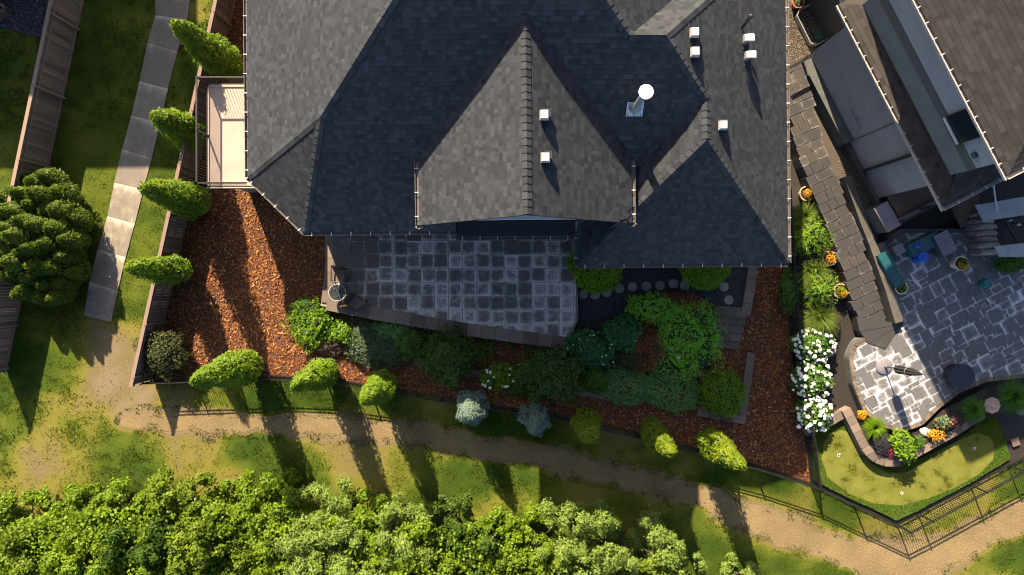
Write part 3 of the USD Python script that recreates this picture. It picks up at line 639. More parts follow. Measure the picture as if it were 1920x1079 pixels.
def hmax(a, b):
    m = min(hpl(planes[k_][0], a, b) for k_ in ('W', 'SW', 'S', 'Q1', 'N'))
    w = min(hpl(planes[k_][0], a, b) for k_ in ('S', 'E', 'Q2')) if a > 120 else -1e9
    p = min(hpl(planes[k_][0], a, b) for k_ in ('S2', 'PW', 'E'))
    g_ = min(hpl(gplanes[k_][0], a, b) for k_ in ('GW', 'GE')) if b > 108 and -160 < a < 209 else -1e9
    return max(m, w, p, g_)
def caps(p0, p1, seed, hw=7.5, step=11.5):
    r = rg('caps', seed); p0, p1 = np.array(p0, float), np.array(p1, float); L_ = np.linalg.norm(p1 - p0); d = (p1 - p0) / L_; s = np.array([-d[1], d[0]])
    n = int(L_ / step)
    for i in range(n):
        a, b = p0 + d * (i * step), p0 + d * min(L_, (i + 1.06) * step)
        vs = []
        for q, up in ((a, 2.3), (b, 1.0)):
            for k_ in (-1, 0, 1):
                x = q + s * hw * k_; z = hmax(*x) if k_ else hmax(*q)
                vs.append([*x, z + up])
        vs = np.array(vs); top = HWs(vs); low = top - [0, 0, .04]
        f = [[0, 1, 4, 3], [1, 2, 5, 4], [0, 6, 7, 1], [1, 7, 8, 2], [0, 3, 9, 6], [2, 8, 11, 5], [3, 4, 10, 9], [4, 5, 11, 10]]
        put(MB().add(np.vstack([top, low]), [x[::-1] for x in f], np.clip(r.normal(.62, .2), 0, 1)), 'ridge_cap', 'shingle', roof)
caps((-492, 213), (-313.2, 286.8), 1); caps((-387.5, 108), (-313.2, 286.8), 2); caps((-313.2, 286.8), (-90, 510), 3)
caps((184, 385), (60, 510), 4); caps((184, 385), (240.5, 385), 5); caps((400, 544), (240.5, 385), 6); caps((321, 304.5), (240.5, 385), 7)
caps((321, 240), (321, 304), 8); caps((124, 42), (321, 238), 9); caps((518, 42), (321, 238), 10); caps((24.5, 110), (24.5, 414), 11)

# walls below the eaves
foot = Polygon([(-470, 222), (-380, 130), (-104, 130), (140, 130), (140, 62), (498, 62), (498, 640), (442, 640), (442, 1228), (-470, 1228)])
wl = MB()
fw = Polygon([HW(a, b)[:2] for a, b in foot.exterior.coords])
wl.prism(fw, 0.0, ZE - .16)
put(wl, 'wall', 'siding', house)
gw = MB()   # gable walls: two cheeks and the front
for a in (-140, 189):
    h0, h1 = hpl(planes['S'][0], a, 127), HG + T * 8
    q = [HW(a - 3, 124, -10), HW(a + 3, 124, -10), HW(a + 3, 235, -10), HW(a - 3, 235, -10)]
    gw.hexa(np.array(q + [HW(a - 3, 124, h1), HW(a + 3, 124, h1), HW(a + 3, 235, h1), HW(a - 3, 235, h1)]))
gf = Polygon([(-137, -25), (186, -25), (186, HG + 17), (24.5, HG + 17 + 161 * T), (-137, HG + 17)])
v, f = trimesh.creation.triangulate_polygon(gf, engine='earcut')
for bb, fl in ((126, 1), (130, -1)):
    gw.add(np.array([HW(a, bb, h) for a, h in v]), np.array(f)[:, ::fl])
put(gw, 'gable_wall', 'dark_siding', house)
win = MB()
win.hexa(np.array([HW(-70, 124, 110), HW(105, 124, 110), HW(105, 125.5, 110), HW(-70, 125.5, 110), HW(-40, 124, 170), HW(85, 124, 170), HW(85, 125.5, 170), HW(-40, 125.5, 170)]))
gwin = put(win, 'gable_window', 'window_dark', house)
for a in (-25, 24.5, 70):
    put(MB().hexa(np.array([HW(a - 2, 122.6, 108), HW(a + 2, 122.6, 108), HW(a + 2, 123.9, 108), HW(a - 2, 123.9, 108), HW(a - 2, 122.6, 165), HW(a + 2, 122.6, 165), HW(a + 2, 123.9, 165), HW(a - 2, 123.9, 165)])), 'window_bar', 'white_metal', gwin)
put(MB().hexa(np.array([HW(-80, 117.5, 97), HW(113, 117.5, 97), HW(113, 125.8, 97), HW(-80, 125.8, 97), HW(-80, 117.5, 102), HW(113, 117.5, 102), HW(113, 125.8, 102), HW(-80, 125.8, 102)])), 'window_ledge', 'white_metal', house)
# low porch roof in front of the gable wall
pr = MB(); pr.hexa(np.array([HW(-104, 97, -16), HW(120, 97, -16), HW(120, 127, -8), HW(-104, 127, -8), HW(-104, 97, -8), HW(120, 97, -8), HW(120, 127, 4), HW(-104, 127, 4)]), .2)
put(pr, 'porch_roof', 'shingle', house)
# fascia boards, gutters with hangers
def gutter(p0, p1, h, out, seed, m='gutter_paint', hang=37.0):
    """An open trough hung outside the eave from p0 to p1; out points away from the roof."""
    p0, p1, out = np.array(p0, float), np.array(p1, float), np.array(out, float)
    prof = [(0.0, -1.0), (0.0, -6.5), (6.0, -6.5), (6.8, -.6), (5.9, -.6), (5.3, -5.6), (.7, -5.6), (.7, -1.0)]
    va = np.array([HW(*(p0 + out * o), h + z) for o, z in prof]); vb = np.array([HW(*(p1 + out * o), h + z) for o, z in prof])
    n = len(prof); i = np.arange(n); j = (i + 1) % n
    f = np.column_stack([i, j, j + n, i + n])
    d = p1 - p0
    if d[0] * out[1] - d[1] * out[0] < 0: f = f[:, ::-1]
    mb = MB().add(np.vstack([va, vb]), f)
    for vv, s in ((va, 1), (vb, -1)):   # end caps
        mb.add(vv[[0, 1, 2, 3]], np.array([[0, 1, 2, 3]])[:, ::s])
    gp = put(mb, 'gutter', m, house)
    n = int(np.linalg.norm(d) / hang)
    for k in range(n + 1):
        q = p0 + d * ((k + .35) / (n + .7))
        put(MB().bar(HW(*(q - out * .5), h + .4), HW(*(q + out * 7.0), h + .4), .030, .02), 'hanger', 'hanger_grey', gp)
gutter((-492.5, 213), (-492.5, 600), -1, (-1, 0), 1); gutter((-387.5, 107.5), (-492.5, 212.5), -1, (-.7071, -.7071), 2)
gutter((-387.5, 107.5), (-104, 107.5), -1, (0, -1), 3); gutter((-104, 97), (118, 97), -9, (0, -1), 4)
gutter((124, 41), (124, 104), -1, (-1, 0), 5); gutter((124, 41), (518, 41), -1, (0, -1), 6); gutter((518, 41), (518, 640), -1, (1, 0), 7)
gutter((-159.5, 110), (-159.5, 222), HG - 1, (-1, 0), 8, hang=45); gutter((208.5, 110), (208.5, 222), HG - 1, (1, 0), 9, hang=45)
for (a, b, h) in ((-160, 108, HG), (209, 108, HG), (-83, 96, -14), (100, 92, -14), (-392, 108, -4)):
    p = HW(a, b, h); mb = MB()
    th = np.linspace(0, np.pi, 7); arc = [p + np.array([.12 * math.cos(x), -.08 * math.sin(x), -.25 * x / np.pi]) for x in th]
    for x, y in zip(arc[:-1], arc[1:]): mb.tube(x, y, .035, n=6)
    put(mb, 'downspout_elbow', 'gutter_paint', house)

# roof vents
def on_roof(px, py):
    """House-plan point where the sight line through a photo pixel meets the roof."""
    h = 100.0
    for _ in range(60):
        D = CAM_H - (ZE + h * K); X, Y = (px - 960) * D / F / K, -(py - 539.5) * D / F / K
        a, b = X * math.cos(TH) + Y * math.sin(TH), -X * math.sin(TH) + Y * math.cos(TH)
        h = .5 * h + .5 * hmax(a, b)
    return a, b, h
def roof_vent(px, py, kind):
    a, b, h = on_roof(px, py); p = HW(a, b, h)
    w, l = ((.27, .30) if kind == 'box' else (.31, .19))
    if kind == 'box':
        mb = MB(); q = np.array([[-w / 2, -l / 2, .0], [w / 2, -l / 2, .0], [w / 2, l / 2, .0], [-w / 2, l / 2, .0], [-w / 2 + .03, -l / 2 + .03, .16], [w / 2 - .03, -l / 2 + .03, .16], [w / 2 - .03, l / 2 - .03, .16], [-w / 2 + .03, l / 2 - .03, .16]])
        mb.hexa(q + p + [0, 0, .16])
        t = put(mb, 'roof_vent', 'vent_plastic', house)
        put(MB().box(p + [0, 0, .03], (.40, .46, .03)), 'flashing', 'shingle', t)
        put(MB().tube(p + [0, 0, -.05], p + [0, 0, .20], .11, n=12), 'vent_neck', 'galvanised', t)
        mb = MB()
        for k in (-1, 0, 1): mb.box(p + [k * .08, 0, .325], (.012, l - .08, .01))
        put(mb, 'rib', 'hanger_grey', t, kind='stuff')
    else:
        mb = MB(); mb.tube(p + [-w / 2, 0, .52], p + [w / 2, .03, .52], .12, n=12)
        mb.box(p + [0, -.02, .60], (w, .2, .08))
        t = put(mb, 'exhaust_vent', 'vent_plastic', house)
        put(MB().tube(p + [0, 0, -.05], p + [0, 0, .50], .07, n=12), 'vent_neck', 'galvanised', t)
        put(MB().box(p + [0, 0, .03], (.34, .4, .03)), 'flashing', 'shingle', t)
for x, y in ((1299, 66), (1300, 102), (1352, 238), (1020, 219), (1022, 298)): roof_vent(x, y, 'box')
for x, y in ((1394, 82), (1397, 113)): roof_vent(x, y, 'ex')
a, b, h = on_roof(1391, 52); p = HW(a, b, h)
mb = MB().tube(p, p + [.0, .0, .45], .05).tube(p + [0, 0, .42], p + [.06, .12, .62], .06).tube(p + [.06, .12, .60], p + [.12, .16, .60], .07)
put(mb, 'vent_pipe', 'black_metal', house)
a, b, h = on_roof(1190, 204); p = HW(a, b, h)
fl = put(MB().tube(p + [0, 0, -.1], p + [0, 0, 1.75], .105, n=20), 'flue', 'galvanised', house)
sl = np.array([0, 1, T]) / math.hypot(1, T); nn = np.array([0, -T, 1]) / math.hypot(1, T)
q = np.array([p + np.array([x, 0, 0]) + sl * y + nn * .03 for x, y in ((-.26, -.24), (.26, -.24), (.26, .24), (-.26, .24))])
put(MB().hexa(np.vstack([q, q + nn * .02])), 'flue_base_plate', 'galvanised', fl)
for x, y in ((-.2, -.19), (0, -.19), (.2, -.19), (-.2, .19), (.2, .19)):
    put(MB().tube(p + np.array([x, 0, 0]) + sl * y + nn * .05, p + np.array([x, 0, 0]) + sl * y + nn * .07, .018, n=6), 'bolt', 'black_metal', fl)
put(MB().lathe(p + [0, 0, .1], [(.20, 0), (.14, .16), (.11, .22)]), 'flue_collar', 'galvanised', fl, smooth=30)
put(MB().lathe(p + [0, 0, 1.72], [(.12, 0), (.16, .02), (.16, .05), (.14, .06), (.14, .16)], 24), 'cap_mesh', 'black_metal', fl)
put(MB().lathe(p + [0, 0, 1.88], [(.14, -.02), (.215, 0), (.215, .03), (.12, .075), (0, .09)], 28), 'flue_cap', 'white_metal', fl, smooth=30)

# ------------------------------------------------------------------ balcony deck on the left wall
ZD = 4.0
dk = thing('balcony_deck', 'pale vinyl balcony deck with black railing on the left side of the house', 'balcony', (*P(430, 255, 0)[:2], 0))
d0, d1 = P(388, 157, ZD), P(505, 353, ZD)
put(MB().box(((d0[0] + d1[0]) / 2, (d0[1] + d1[1]) / 2, ZD - .03), (d1[0] - d0[0], d0[1] - d1[1], .06)), 'deck_floor', 'deck_vinyl', dk)
put(MB().box(((d0[0] + d1[0]) / 2, d1[1] + .03, ZD - .19), (d1[0] - d0[0], .05, .25)), 'rim_board', 'gutter_white', dk)
put(MB().box((d0[0] + .03, (d0[1] + d1[1]) / 2, ZD - .19), (.05, d0[1] - d1[1] - .12, .25)), 'rim_board', 'gutter_white', dk)
put(MB().box(((d0[0] + d1[0]) / 2 + .4, d1[1] + .14, ZD - .42), (d1[0] - d0[0] - .9, .14, .20)), 'beam', 'gutter_white', dk)
put(MB().box((d0[0] + 1.0, (d0[1] + d1[1]) / 2 + .1, (ZD - .33) / 2), (1.55, d0[1] - d1[1] - .5, ZD - .33)), 'enclosed_base', 'siding', dk)
e = .05; ring = [(d1[0] - .5, d0[1] - e), (d0[0] + e, d0[1] - e), (d0[0] + e, d1[1] + e), (d1[0] - .5, d1[1] + e)]
for a, b in zip(ring[:-1], ring[1:]):
    a, b = np.array(a), np.array(b); L_ = np.linalg.norm(b - a); d = (b - a) / L_
    put(MB().bar((*a, ZD + 1.05), (*b, ZD + 1.05), .06, .04), 'top_rail', 'black_metal', dk)
    put(MB().bar((*a, ZD + .09), (*b, ZD + .09), .035, .035), 'bottom_rail', 'black_metal', dk)
    n = 2 if L_ > 4 else 1
    for k in range(n + 1 if L_ > 4 else 1):
        put(MB().box((*(a + d * L_ * k / n), ZD + .54), (.06, .06, 1.1)), 'railing_post', 'black_metal', dk)
    for k in range(1, int(L_ / .115)):
        put(MB().box((*(a + d * k * .115), ZD + .57), (.016, .016, .94)), 'baluster', 'black_metal', dk)

# ------------------------------------------------------------------ plants
def leaf_mesh(c0, nrm, L_, W_, seed, jit=.6, up=None, tip=.5):
    """Diamond leaves at c0 facing nrm (jittered); up biases the long axis."""
    r = rg('leaf', seed); n = len(c0)
    nn_ = nrm + r.normal(0, jit, (n, 3)); nn_ /= np.linalg.norm(nn_, axis=1, keepdims=True)
    ax = r.normal(0, 1, (n, 3)) if up is None else up + r.normal(0, .45, (n, 3))
    ax -= (ax * nn_).sum(1, keepdims=True) * nn_; ax /= np.maximum(np.linalg.norm(ax, axis=1, keepdims=True), 1e-6)
    sd = np.cross(nn_, ax); k = r.uniform(.6, 1.35, n)[:, None]
    ax, sd = ax * L_ * k / 2, sd * W_ * k / 2
    m = c0 + ax * (tip - .5)
    v = np.stack([c0 - ax, m + sd, c0 + ax, m - sd], 1).reshape(-1, 3)
    return v, np.arange(4 * n).reshape(-1, 4)

def dirs(n, r, zmin=-.25):
    z = r.uniform(zmin, 1, n); t = r.uniform(0, 2 * np.pi, n); s = np.sqrt(1 - z * z)
    return np.column_stack([s * np.cos(t), s * np.sin(t), z])

def crown_points(n, seed, rx, ry, rz, clump=2.2, amp=.45, zmin=-.25, depth=.35):
    """Points through the outer part of a clumpy ellipsoid about the origin, with outward normals."""
    r = rg('crown', seed); sid = zlib.crc32(repr(seed).encode()) % 997
    d = dirs(n, r, zmin)
    f = np.clip((meshkit.fbm(d * clump + 7.3 + sid, 3, sid % 50) - .5) * 1.7 + .5, -.1, 1.1)
    rad = 1 + amp * (f - .5) * 2
    k = rad * (1 - depth * r.beta(1, 2.2, n))
    return d * k[:, None] * [rx, ry, rz], d / np.array([rx, ry, rz]) * min(rx, ry, rz)

def bush(name, label, cat, px, rxp, ryp, h, m, leaf=(.09, .05), dens=1.0, z0=.06, group=None, rot=0, clump=2.6, amp=.35, upright=False, flowers=None, stems=True, jit=.6, seed=None, zc=None):
    """A rounded shrub: px is the middle of its outline in the photo, rxp and ryp its radii there."""
    seed = seed if seed is not None else (name, px); zc = h * .55 if zc is None else zc
    cc = P(*px, z0 + zc); kk = (CAM_H - z0 - zc) / F; rx, ry = rxp * kk, ryp * kk; rz = h - zc
    n = int(dens * 2.6 * (rx * ry * 6 + (rx + ry) * rz * 3) / (leaf[0] * leaf[1]))
    n = min(n, 24000)
    o, nr = crown_points(n, seed, rx, ry, rz, clump, amp, zmin=-.75)
    cs, sn = math.cos(rot), math.sin(rot); Rm = np.array([[cs, sn, 0], [-sn, cs, 0], [0, 0, 1]])
    o, nr = o @ Rm, nr @ Rm
    o[:, 2] = np.maximum(o[:, 2], -zc * .92)
    t = thing(name, label, cat, (cc[0], cc[1], z0), group)
    v, f = leaf_mesh(o + cc, nr + [0, 0, .35], *leaf, seed, jit=jit, up=(nr + [0, 0, .4]) if upright else None)
    put(MB().add(v, f), 'foliage', m, t)
    if h > .65:
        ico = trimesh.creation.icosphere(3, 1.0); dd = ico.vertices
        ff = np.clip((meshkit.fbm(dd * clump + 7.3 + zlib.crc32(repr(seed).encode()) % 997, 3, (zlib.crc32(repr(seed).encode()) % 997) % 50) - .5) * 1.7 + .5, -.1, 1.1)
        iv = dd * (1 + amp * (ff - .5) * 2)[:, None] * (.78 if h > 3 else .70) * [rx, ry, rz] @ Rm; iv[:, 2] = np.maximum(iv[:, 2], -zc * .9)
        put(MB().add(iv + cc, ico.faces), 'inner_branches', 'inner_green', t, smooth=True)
    if stems:
        r = rg('stems', seed); mb = MB(); b0 = np.array([cc[0], cc[1], z0 - .02])
        for k in range(5):
            a = r.uniform(0, 6.28); e_ = cc + np.array([rx * .5 * math.cos(a), ry * .5 * math.sin(a), rz * .3])
            mb.tube(b0 + [.05 * math.cos(a), .05 * math.sin(a), 0], e_, .022, .008, 5)
        put(mb, 'stem', 'bark', t)
    if flowers:
        fm, cnt, fr = flowers; r = rg('fl', seed); mb = MB()
        o2, n2 = crown_points(cnt, (seed, 2), rx, ry, rz, clump, amp, zmin=.05, depth=.05); o2 = o2 @ Rm
        ico = trimesh.creation.icosphere(1, 1.0)
        for q in o2:
            s = fr * r.uniform(.7, 1.25); vv = ico.vertices * (1 + r.normal(0, .12, (len(ico.vertices), 1))) * [1, 1, .75] * s
            mb.add(vv + cc + q * 1.03, ico.faces)
        put(mb, 'flowers', fm, t, kind='stuff')
    return t

def conifer(label, tip, h, R, m, z0=.06, dens=1.0, group=None, fat=.62, name='cedar', leaf=(.20, .066), seed=None, cat='cedar tree', low=.05, notch=.22):
    """A columnar cedar: spindle crown of upright sprays in vertical clumps around a trunk; tip is the photo pixel of its top."""
    seed = seed if seed is not None else tip; r = rg('con', seed)
    tp = P(*tip, z0 + h); b = np.array([tp[0], tp[1], z0]); t = thing(name, label, cat, b, group)
    put(MB().tube(b - [0, 0, .05], b + [0, 0, h * .8], .07, .015, 8), 'trunk', 'bark', t)
    n = int(min(11000, dens * 2.4 * (2 * np.pi * R * h * .7) / (leaf[0] * leaf[1])))
    s = r.beta(1.15, 1.25, n) * (1 - low) + low; th = r.uniform(0, 2 * np.pi, n)
    prof = np.clip(s / .28, 0, 1) ** .55 * np.clip((1 - s) / (1 - .28), 0, 1) ** fat
    sid = zlib.crc32(repr(seed).encode()) % 997
    q = np.column_stack([np.cos(th) * 1.9, np.sin(th) * 1.9, s * h * .75 + sid])
    cl = np.clip((meshkit.fbm(q, 3, sid % 60) - .5) * 1.8 + .5, -.1, 1.1)
    rad = R * prof * (1 + notch * 2.2 * (cl - .5)) * (1 - .38 * r.beta(1, 2.5, n)) + .02
    o = np.column_stack([np.cos(th) * rad, np.sin(th) * rad, s * h * (1 + .05 * (cl - .5))])
    nr = np.column_stack([np.cos(th), np.sin(th), np.full(n, .75)])
    v, f = leaf_mesh(o + b, nr, *leaf, seed, jit=.5, up=np.column_stack([np.cos(th) * .5, np.sin(th) * .5, np.full(n, 1.0)]), tip=.62)
    put(MB().add(v, f), 'crown', m, t)
    ss = np.linspace(low, .93, 9); pr_ = np.clip(ss / .28, 0, 1) ** .55 * np.clip((1 - ss) / (1 - .28), 0, 1) ** fat
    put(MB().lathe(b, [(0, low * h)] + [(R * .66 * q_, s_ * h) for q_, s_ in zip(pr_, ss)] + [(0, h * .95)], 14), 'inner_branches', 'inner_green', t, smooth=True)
    return t

def grass_clump(label, px, R, h, m, z0=.06, n=420, group=None, name='ornamental_grass', zt=None, lean=(0, 0)):
    b = P(*px, z0); t = thing(name, label, 'ornamental grass', b, group); r = rg('gc', px)
    th = r.uniform(0, 2 * np.pi, n); out = R * r.uniform(.25, 1.1, n); hh = h * r.uniform(.55, 1.1, n)
    rows = []
    for k, s in enumerate((0, .4, .75, 1.0)):
        x = out * s ** 1.6; z = hh * (1 - (1 - s) ** 2) * (1 - .45 * s * (out / R))
        wd = .020 * (1.05 - s)
        ctr = np.column_stack([b[0] + np.cos(th) * (x + .06) + lean[0] * s, b[1] + np.sin(th) * (x + .06) + lean[1] * s, z0 + z])
        sd = np.column_stack([-np.sin(th), np.cos(th), np.zeros(n)]) * wd
        rows += [ctr - sd, ctr + sd]
    v = np.stack(rows, 1).reshape(-1, 3); i = 8 * np.arange(n)[:, None]
    f = np.concatenate([np.column_stack([i + 2 * k, i + 2 * k + 1, i + 2 * k + 3, i + 2 * k + 2]) for k in range(3)])
    put(MB().add(v, f), 'blades', m, t)
    put(MB().lathe((b[0], b[1], z0 - .02), [(.09, 0), (.07, .08), (.0, .09)], 10), 'crown_base', 'stem', t)
    return t

# cedars along the left wooden fence
gl = 'columnar cedars along the left wooden fence'
for tip, h, R, lb in (((326, 44), 6.0, .80, 'largest columnar cedar at the top left, leaning above the balcony'), ((288, 215), 4.2, .76, 'columnar cedar standing behind the balcony railing'),
                      ((267, 351), 5.5, .80, 'columnar cedar just below the balcony deck'), ((237, 502), 5.2, .68, 'columnar cedar halfway along the dark wooden fence, below the balcony cedar')):
    conifer(lb, tip, h, R, 'cedar', group=gl, fat=.52)
gs = 'conifers in a row along the iron fence'
for tip, h, R, m, lb in (((360, 717), 6.5, .76, 'cedar', 'largest bright cedar at the left end of the iron fence row'), ((548, 726), 6.0, .64, 'cedar', 'second cedar from the left in the iron fence row'),
                         ((680, 752), 5.7, .62, 'cedar', 'third cedar in the iron fence row, just left of the blue spruces'), ((1115, 826), 5.0, .62, 'gold_cedar', 'golden cedar right of the two blue spruces'),
                         ((1261, 851), 5.3, .58, 'gold_cedar', 'golden cedar second from the right end of the fence row'), ((1395, 878), 5.7, .66, 'gold_cedar', 'brightest golden cedar at the right end of the fence row')):
    conifer(lb, tip, h, R, m, group=gs, fat=.55)
for tip, h, R, lb in (((879, 782), 3.6, .74, 'silvery blue spruce in sunlight, left one of the pair'), ((1008, 804), 3.4, .66, 'silvery blue spruce in shade, right one of the pair')):
    conifer(lb, tip, h, R, 'blue_spruce', group=gs, name='blue_spruce', cat='spruce tree', leaf=(.22, .045), fat=.62, notch=.42)

bush('round_shrub', 'round bronze green shrub in the corner of the two left fences', 'shrub', (303, 660), 45, 44, 1.7, 'bronze_leaf', (.09, .06))
r = rg('plumes'); ctr = P(112, 452, 0); t = thing('large_shrub', 'huge spreading green shrub of upright plumes beside the sidewalk and left fence', 'shrub', ctr)
lf, core, stm = MB(), MB(), MB()
for k in range(46):
    a = k * 2.39996; q = math.sqrt((k + .5) / 46); hh = (3.6 - 1.6 * q ** 2) * r.uniform(.80, 1.08); R_ = r.uniform(.46, .78)
    x, y = 1.50 * q * math.cos(a), 2.50 * q * math.sin(a); b = ctr + np.array([x - .10 * y, y + .10 * x, 0]); ld = np.array([x * .22, y * .16, 0])
    n = 1050; ss = r.beta(1.7, 1.0, n); th = r.uniform(0, 6.283, n); pr_ = np.clip(ss / .45, .25, 1) ** .6 * np.clip((1 - ss) / .55, 0, 1) ** .65
    rad = R_ * pr_ * (1 - .4 * r.beta(1, 2.2, n)) + .02
    o = np.column_stack([np.cos(th) * rad, np.sin(th) * rad, ss * hh]) + ss[:, None] ** 1.5 * ld
    v, f = leaf_mesh(o + b, np.column_stack([np.cos(th), np.sin(th), np.full(n, .8)]), .19, .06, ('pl', k), jit=.5, up=np.column_stack([np.cos(th) * .6, np.sin(th) * .6, np.ones(n)]) + ld * .6)
    lf.add(v, f); stm.tube(b, b + [0, 0, hh * .5], .03, .012, 5)
    core.lathe(b, [(.02, 0), (R_ * .5, hh * .2), (R_ * .62, hh * .45), (R_ * .4, hh * .72), (0, hh * .85)], 10)
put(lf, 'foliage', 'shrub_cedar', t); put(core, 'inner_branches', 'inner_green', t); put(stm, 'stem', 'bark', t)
bush('round_cedar', 'round bright green cedar at the corner of the patio under the eave', 'shrub', (1118, 497), 51, 54, 1.7, 'globe_leaf', (.10, .05), z0=.40, amp=.12, upright=True, dens=1.3, group='round cedars below the right wing eave')
bush('round_cedar', 'round bright green cedar near the top of the garden stairs', 'shrub', (1322, 490), 52, 52, 1.7, 'globe_leaf', (.10, .05), z0=.40, amp=.12, upright=True, dens=1.3, group='round cedars below the right wing eave')
bush('spreading_juniper', 'big bright green spreading juniper with rusty tips beside the stairs', 'juniper', (1285, 628), 60, 66, .7, 'juniper', (.16, .035), z0=.35, amp=.6, clump=2.6, dens=1.0, rot=.2)
bush('spreading_juniper', 'flat yellow green juniper lobe reaching left toward the patio stones', 'juniper', (1222, 578), 45, 26, .7, 'juniper', (.16, .035), z0=.35, amp=.4, clump=3, dens=.8)
bush('spreading_juniper', 'rusty brown dried juniper growth along the stepping stones', 'juniper', (1285, 566), 46, 16, .6, 'rust_juniper', (.14, .035), z0=.35, amp=.35, rot=-.25, dens=.8)
bush('rusty_shrub', 'rusty red and green barberry between the rose and the juniper', 'shrub', (1206, 652), 32, 40, 1.1, 'rust_juniper', (.10, .04), z0=.3, amp=.5, clump=3)
bush('rusty_shrub', 'dull olive shrub in front of the rose bush with a rusty hem', 'shrub', (1184, 672), 28, 22, 1.1, 'bronze_leaf', (.09, .045), z0=.3, amp=.4)
bush('rose_bush', 'dark green rose bush with a few cream blooms at the patio corner', 'rose bush', (1108, 652), 46, 34, 1.1, 'rose_leaf', (.09, .06), z0=.3, flowers=('petal_cream', 22, .032), rot=-.2)
bush('rose_bush', 'taller dark green rose bush right of the cream blooming one', 'rose bush', (1168, 626), 36, 36, 1.3, 'rose_leaf', (.09, .06), z0=.3, flowers=('petal_cream', 7, .03))
bush('low_juniper', 'dark blue green creeping juniper below the stone figures', 'juniper', (1262, 733), 56, 40, .6, 'blue_juniper', (.14, .035), amp=.25, clump=3, rot=-.15, dens=.8, group='creeping junipers in the lower bed')
bush('low_juniper', 'dark blue green creeping juniper left of the other, near the small round shrub', 'juniper', (1172, 724), 52, 36, .6, 'blue_juniper', (.14, .035), amp=.25, clump=3, rot=-.15, dens=.8, group='creeping junipers in the lower bed')
bush('low_juniper', 'grey green creeping juniper under the left end of the patio wall', 'juniper', (700, 645), 70, 42, .7, 'grey_juniper', (.12, .035), amp=.25, clump=3, rot=-.35, dens=.9)
bush('low_juniper', 'dark green juniper tucked against the middle of the patio wall', 'juniper', (745, 622), 48, 22, .8, 'blue_juniper', (.12, .035), amp=.3, rot=-.25, dens=.8)
bush('yew', 'golden green yew inside the angle of the grey edging beams', 'yew', (1355, 738), 42, 42, 1.3, 'lime_leaf', (.12, .045), amp=.3, clump=3, upright=True)
bush('small_round_shrub', 'small round green shrub left of the dark creeping juniper', 'shrub', (1116, 713), 25, 24, 1.0, 'mid_leaf', (.08, .045), amp=.15)
bush('dark_shrub', 'large dark green shrub below the middle of the patio wall', 'shrub', (842, 667), 46, 52, 1.8, 'dark_leaf', (.12, .07), amp=.5)
bush('dark_shrub', 'largest dark shrub below the right end of the patio wall', 'shrub', (1032, 700), 58, 52, 1.9, 'dark_leaf', (.12, .07), amp=.55)
bush('small_round_shrub', 'round dark green shrub left of the large dark shrub', 'shrub', (770, 645), 28, 28, 1.1, 'mid_leaf', (.09, .05), amp=.25)
bush('spirea', 'yellow green spirea at the left end of the patio wall', 'shrub', (582, 608), 40, 40, 1.1, 'lime_leaf', (.12, .06), amp=.5, clump=3)
bush('spirea', 'smaller yellow green spirea right of the bare twiggy patch', 'shrub', (640, 626), 26, 20, .9, 'lime_leaf', (.11, .06), amp=.5)
bush('dark_shrub', 'dark green low shrub hugging the corner of the patio wall', 'shrub', (575, 572), 30, 14, .8, 'dark_leaf', (.10, .06), amp=.4)
bush('twiggy_shrub', 'pale brown bare twiggy shrub below the yellow green spirea', 'shrub', (614, 642), 27, 19, .6, 'twig', (.14, .02), amp=.5)
bush('hydrangea', 'lime leaved hydrangea with small white blooms in the lower bed', 'hydrangea', (942, 706), 40, 24, .9, 'lime_leaf', (.11, .08), amp=.45, flowers=('petal_white', 22, .06), rot=.2)
bush('perennial', 'leafy green perennial in the mulch under the patio wall', 'perennial', (912, 650), 15, 22, .5, 'mid_leaf', (.12, .05), amp=.6, dens=.5)
bush('perennial', 'small sprig of leaves under the right part of the patio wall', 'perennial', (958, 648), 8, 6, .35, 'mid_leaf', (.09, .05), amp=.6, dens=.4)
bush('hydrangea_leafage', 'dark leafy clump growing right of the small white hydrangea', 'shrub', (975, 728), 26, 16, .8, 'dark_leaf', (.11, .07), amp=.4)

# right hand flower bed
soil_px = [(1484, -60), (1484, 300), (1486, 500), (1492, 690), (1514, 820), (1524, 800), (1580, 765), (1608, 790), (1640, 830), (1700, 860), (1770, 830), (1840, 790), (1870, 760), (1930, 740), (1930, 700), (1600, 640), (1560, 420), (1500, 130), (1500, -60)]
put(MB().sheet(Polygon(P2(soil_px, .10)).buffer(0), .10), 'flower_bed', 'soil', kind='structure', label='dark soil of the flower bed beside the right hand patio', cat='ground')
put(MB().sheet(side_lot, .02), 'side_yard', 'soil', kind='structure', label='dark earth around the right hand house', cat='ground')
ge = 'golden shrubs and grasses beside the right wing'
grass_clump('tufted grass at the top of the right flower bed, below the first flower pot', (1498, 408), .70, 1.2, 'grass_long', z0=.1, group=ge)
bush('golden_cypress', 'bushy golden cypress in the upper part of the right flower bed', 'cypress', (1516, 446), 31, 30, 1.4, 'lime_leaf', (.20, .036), z0=.1, amp=.9, clump=4, upright=True)
grass_clump('arching straw tipped grass in the middle of the right flower bed', (1508, 500), .95, 1.5, 'grass_long', z0=.1, n=700, group=ge, lean=(.1, -.55))
bush('golden_cypress', 'bushy golden cypress above the lowest long grass', 'cypress', (1534, 543), 28, 27, 1.4, 'lime_leaf', (.20, .036), z0=.1, amp=.9, clump=4, upright=True)
grass_clump('lowest arching long grass, just above the white hydrangeas', (1520, 584), .95, 1.5, 'grass_long', z0=.1, n=700, group=ge, lean=(.1, -.5))
bush('shade_shrub', 'dark green shrub against the divider fence left of the golden cypress', 'shrub', (1478, 545), 16, 42, .9, 'mid_leaf', (.09, .05), z0=.1)
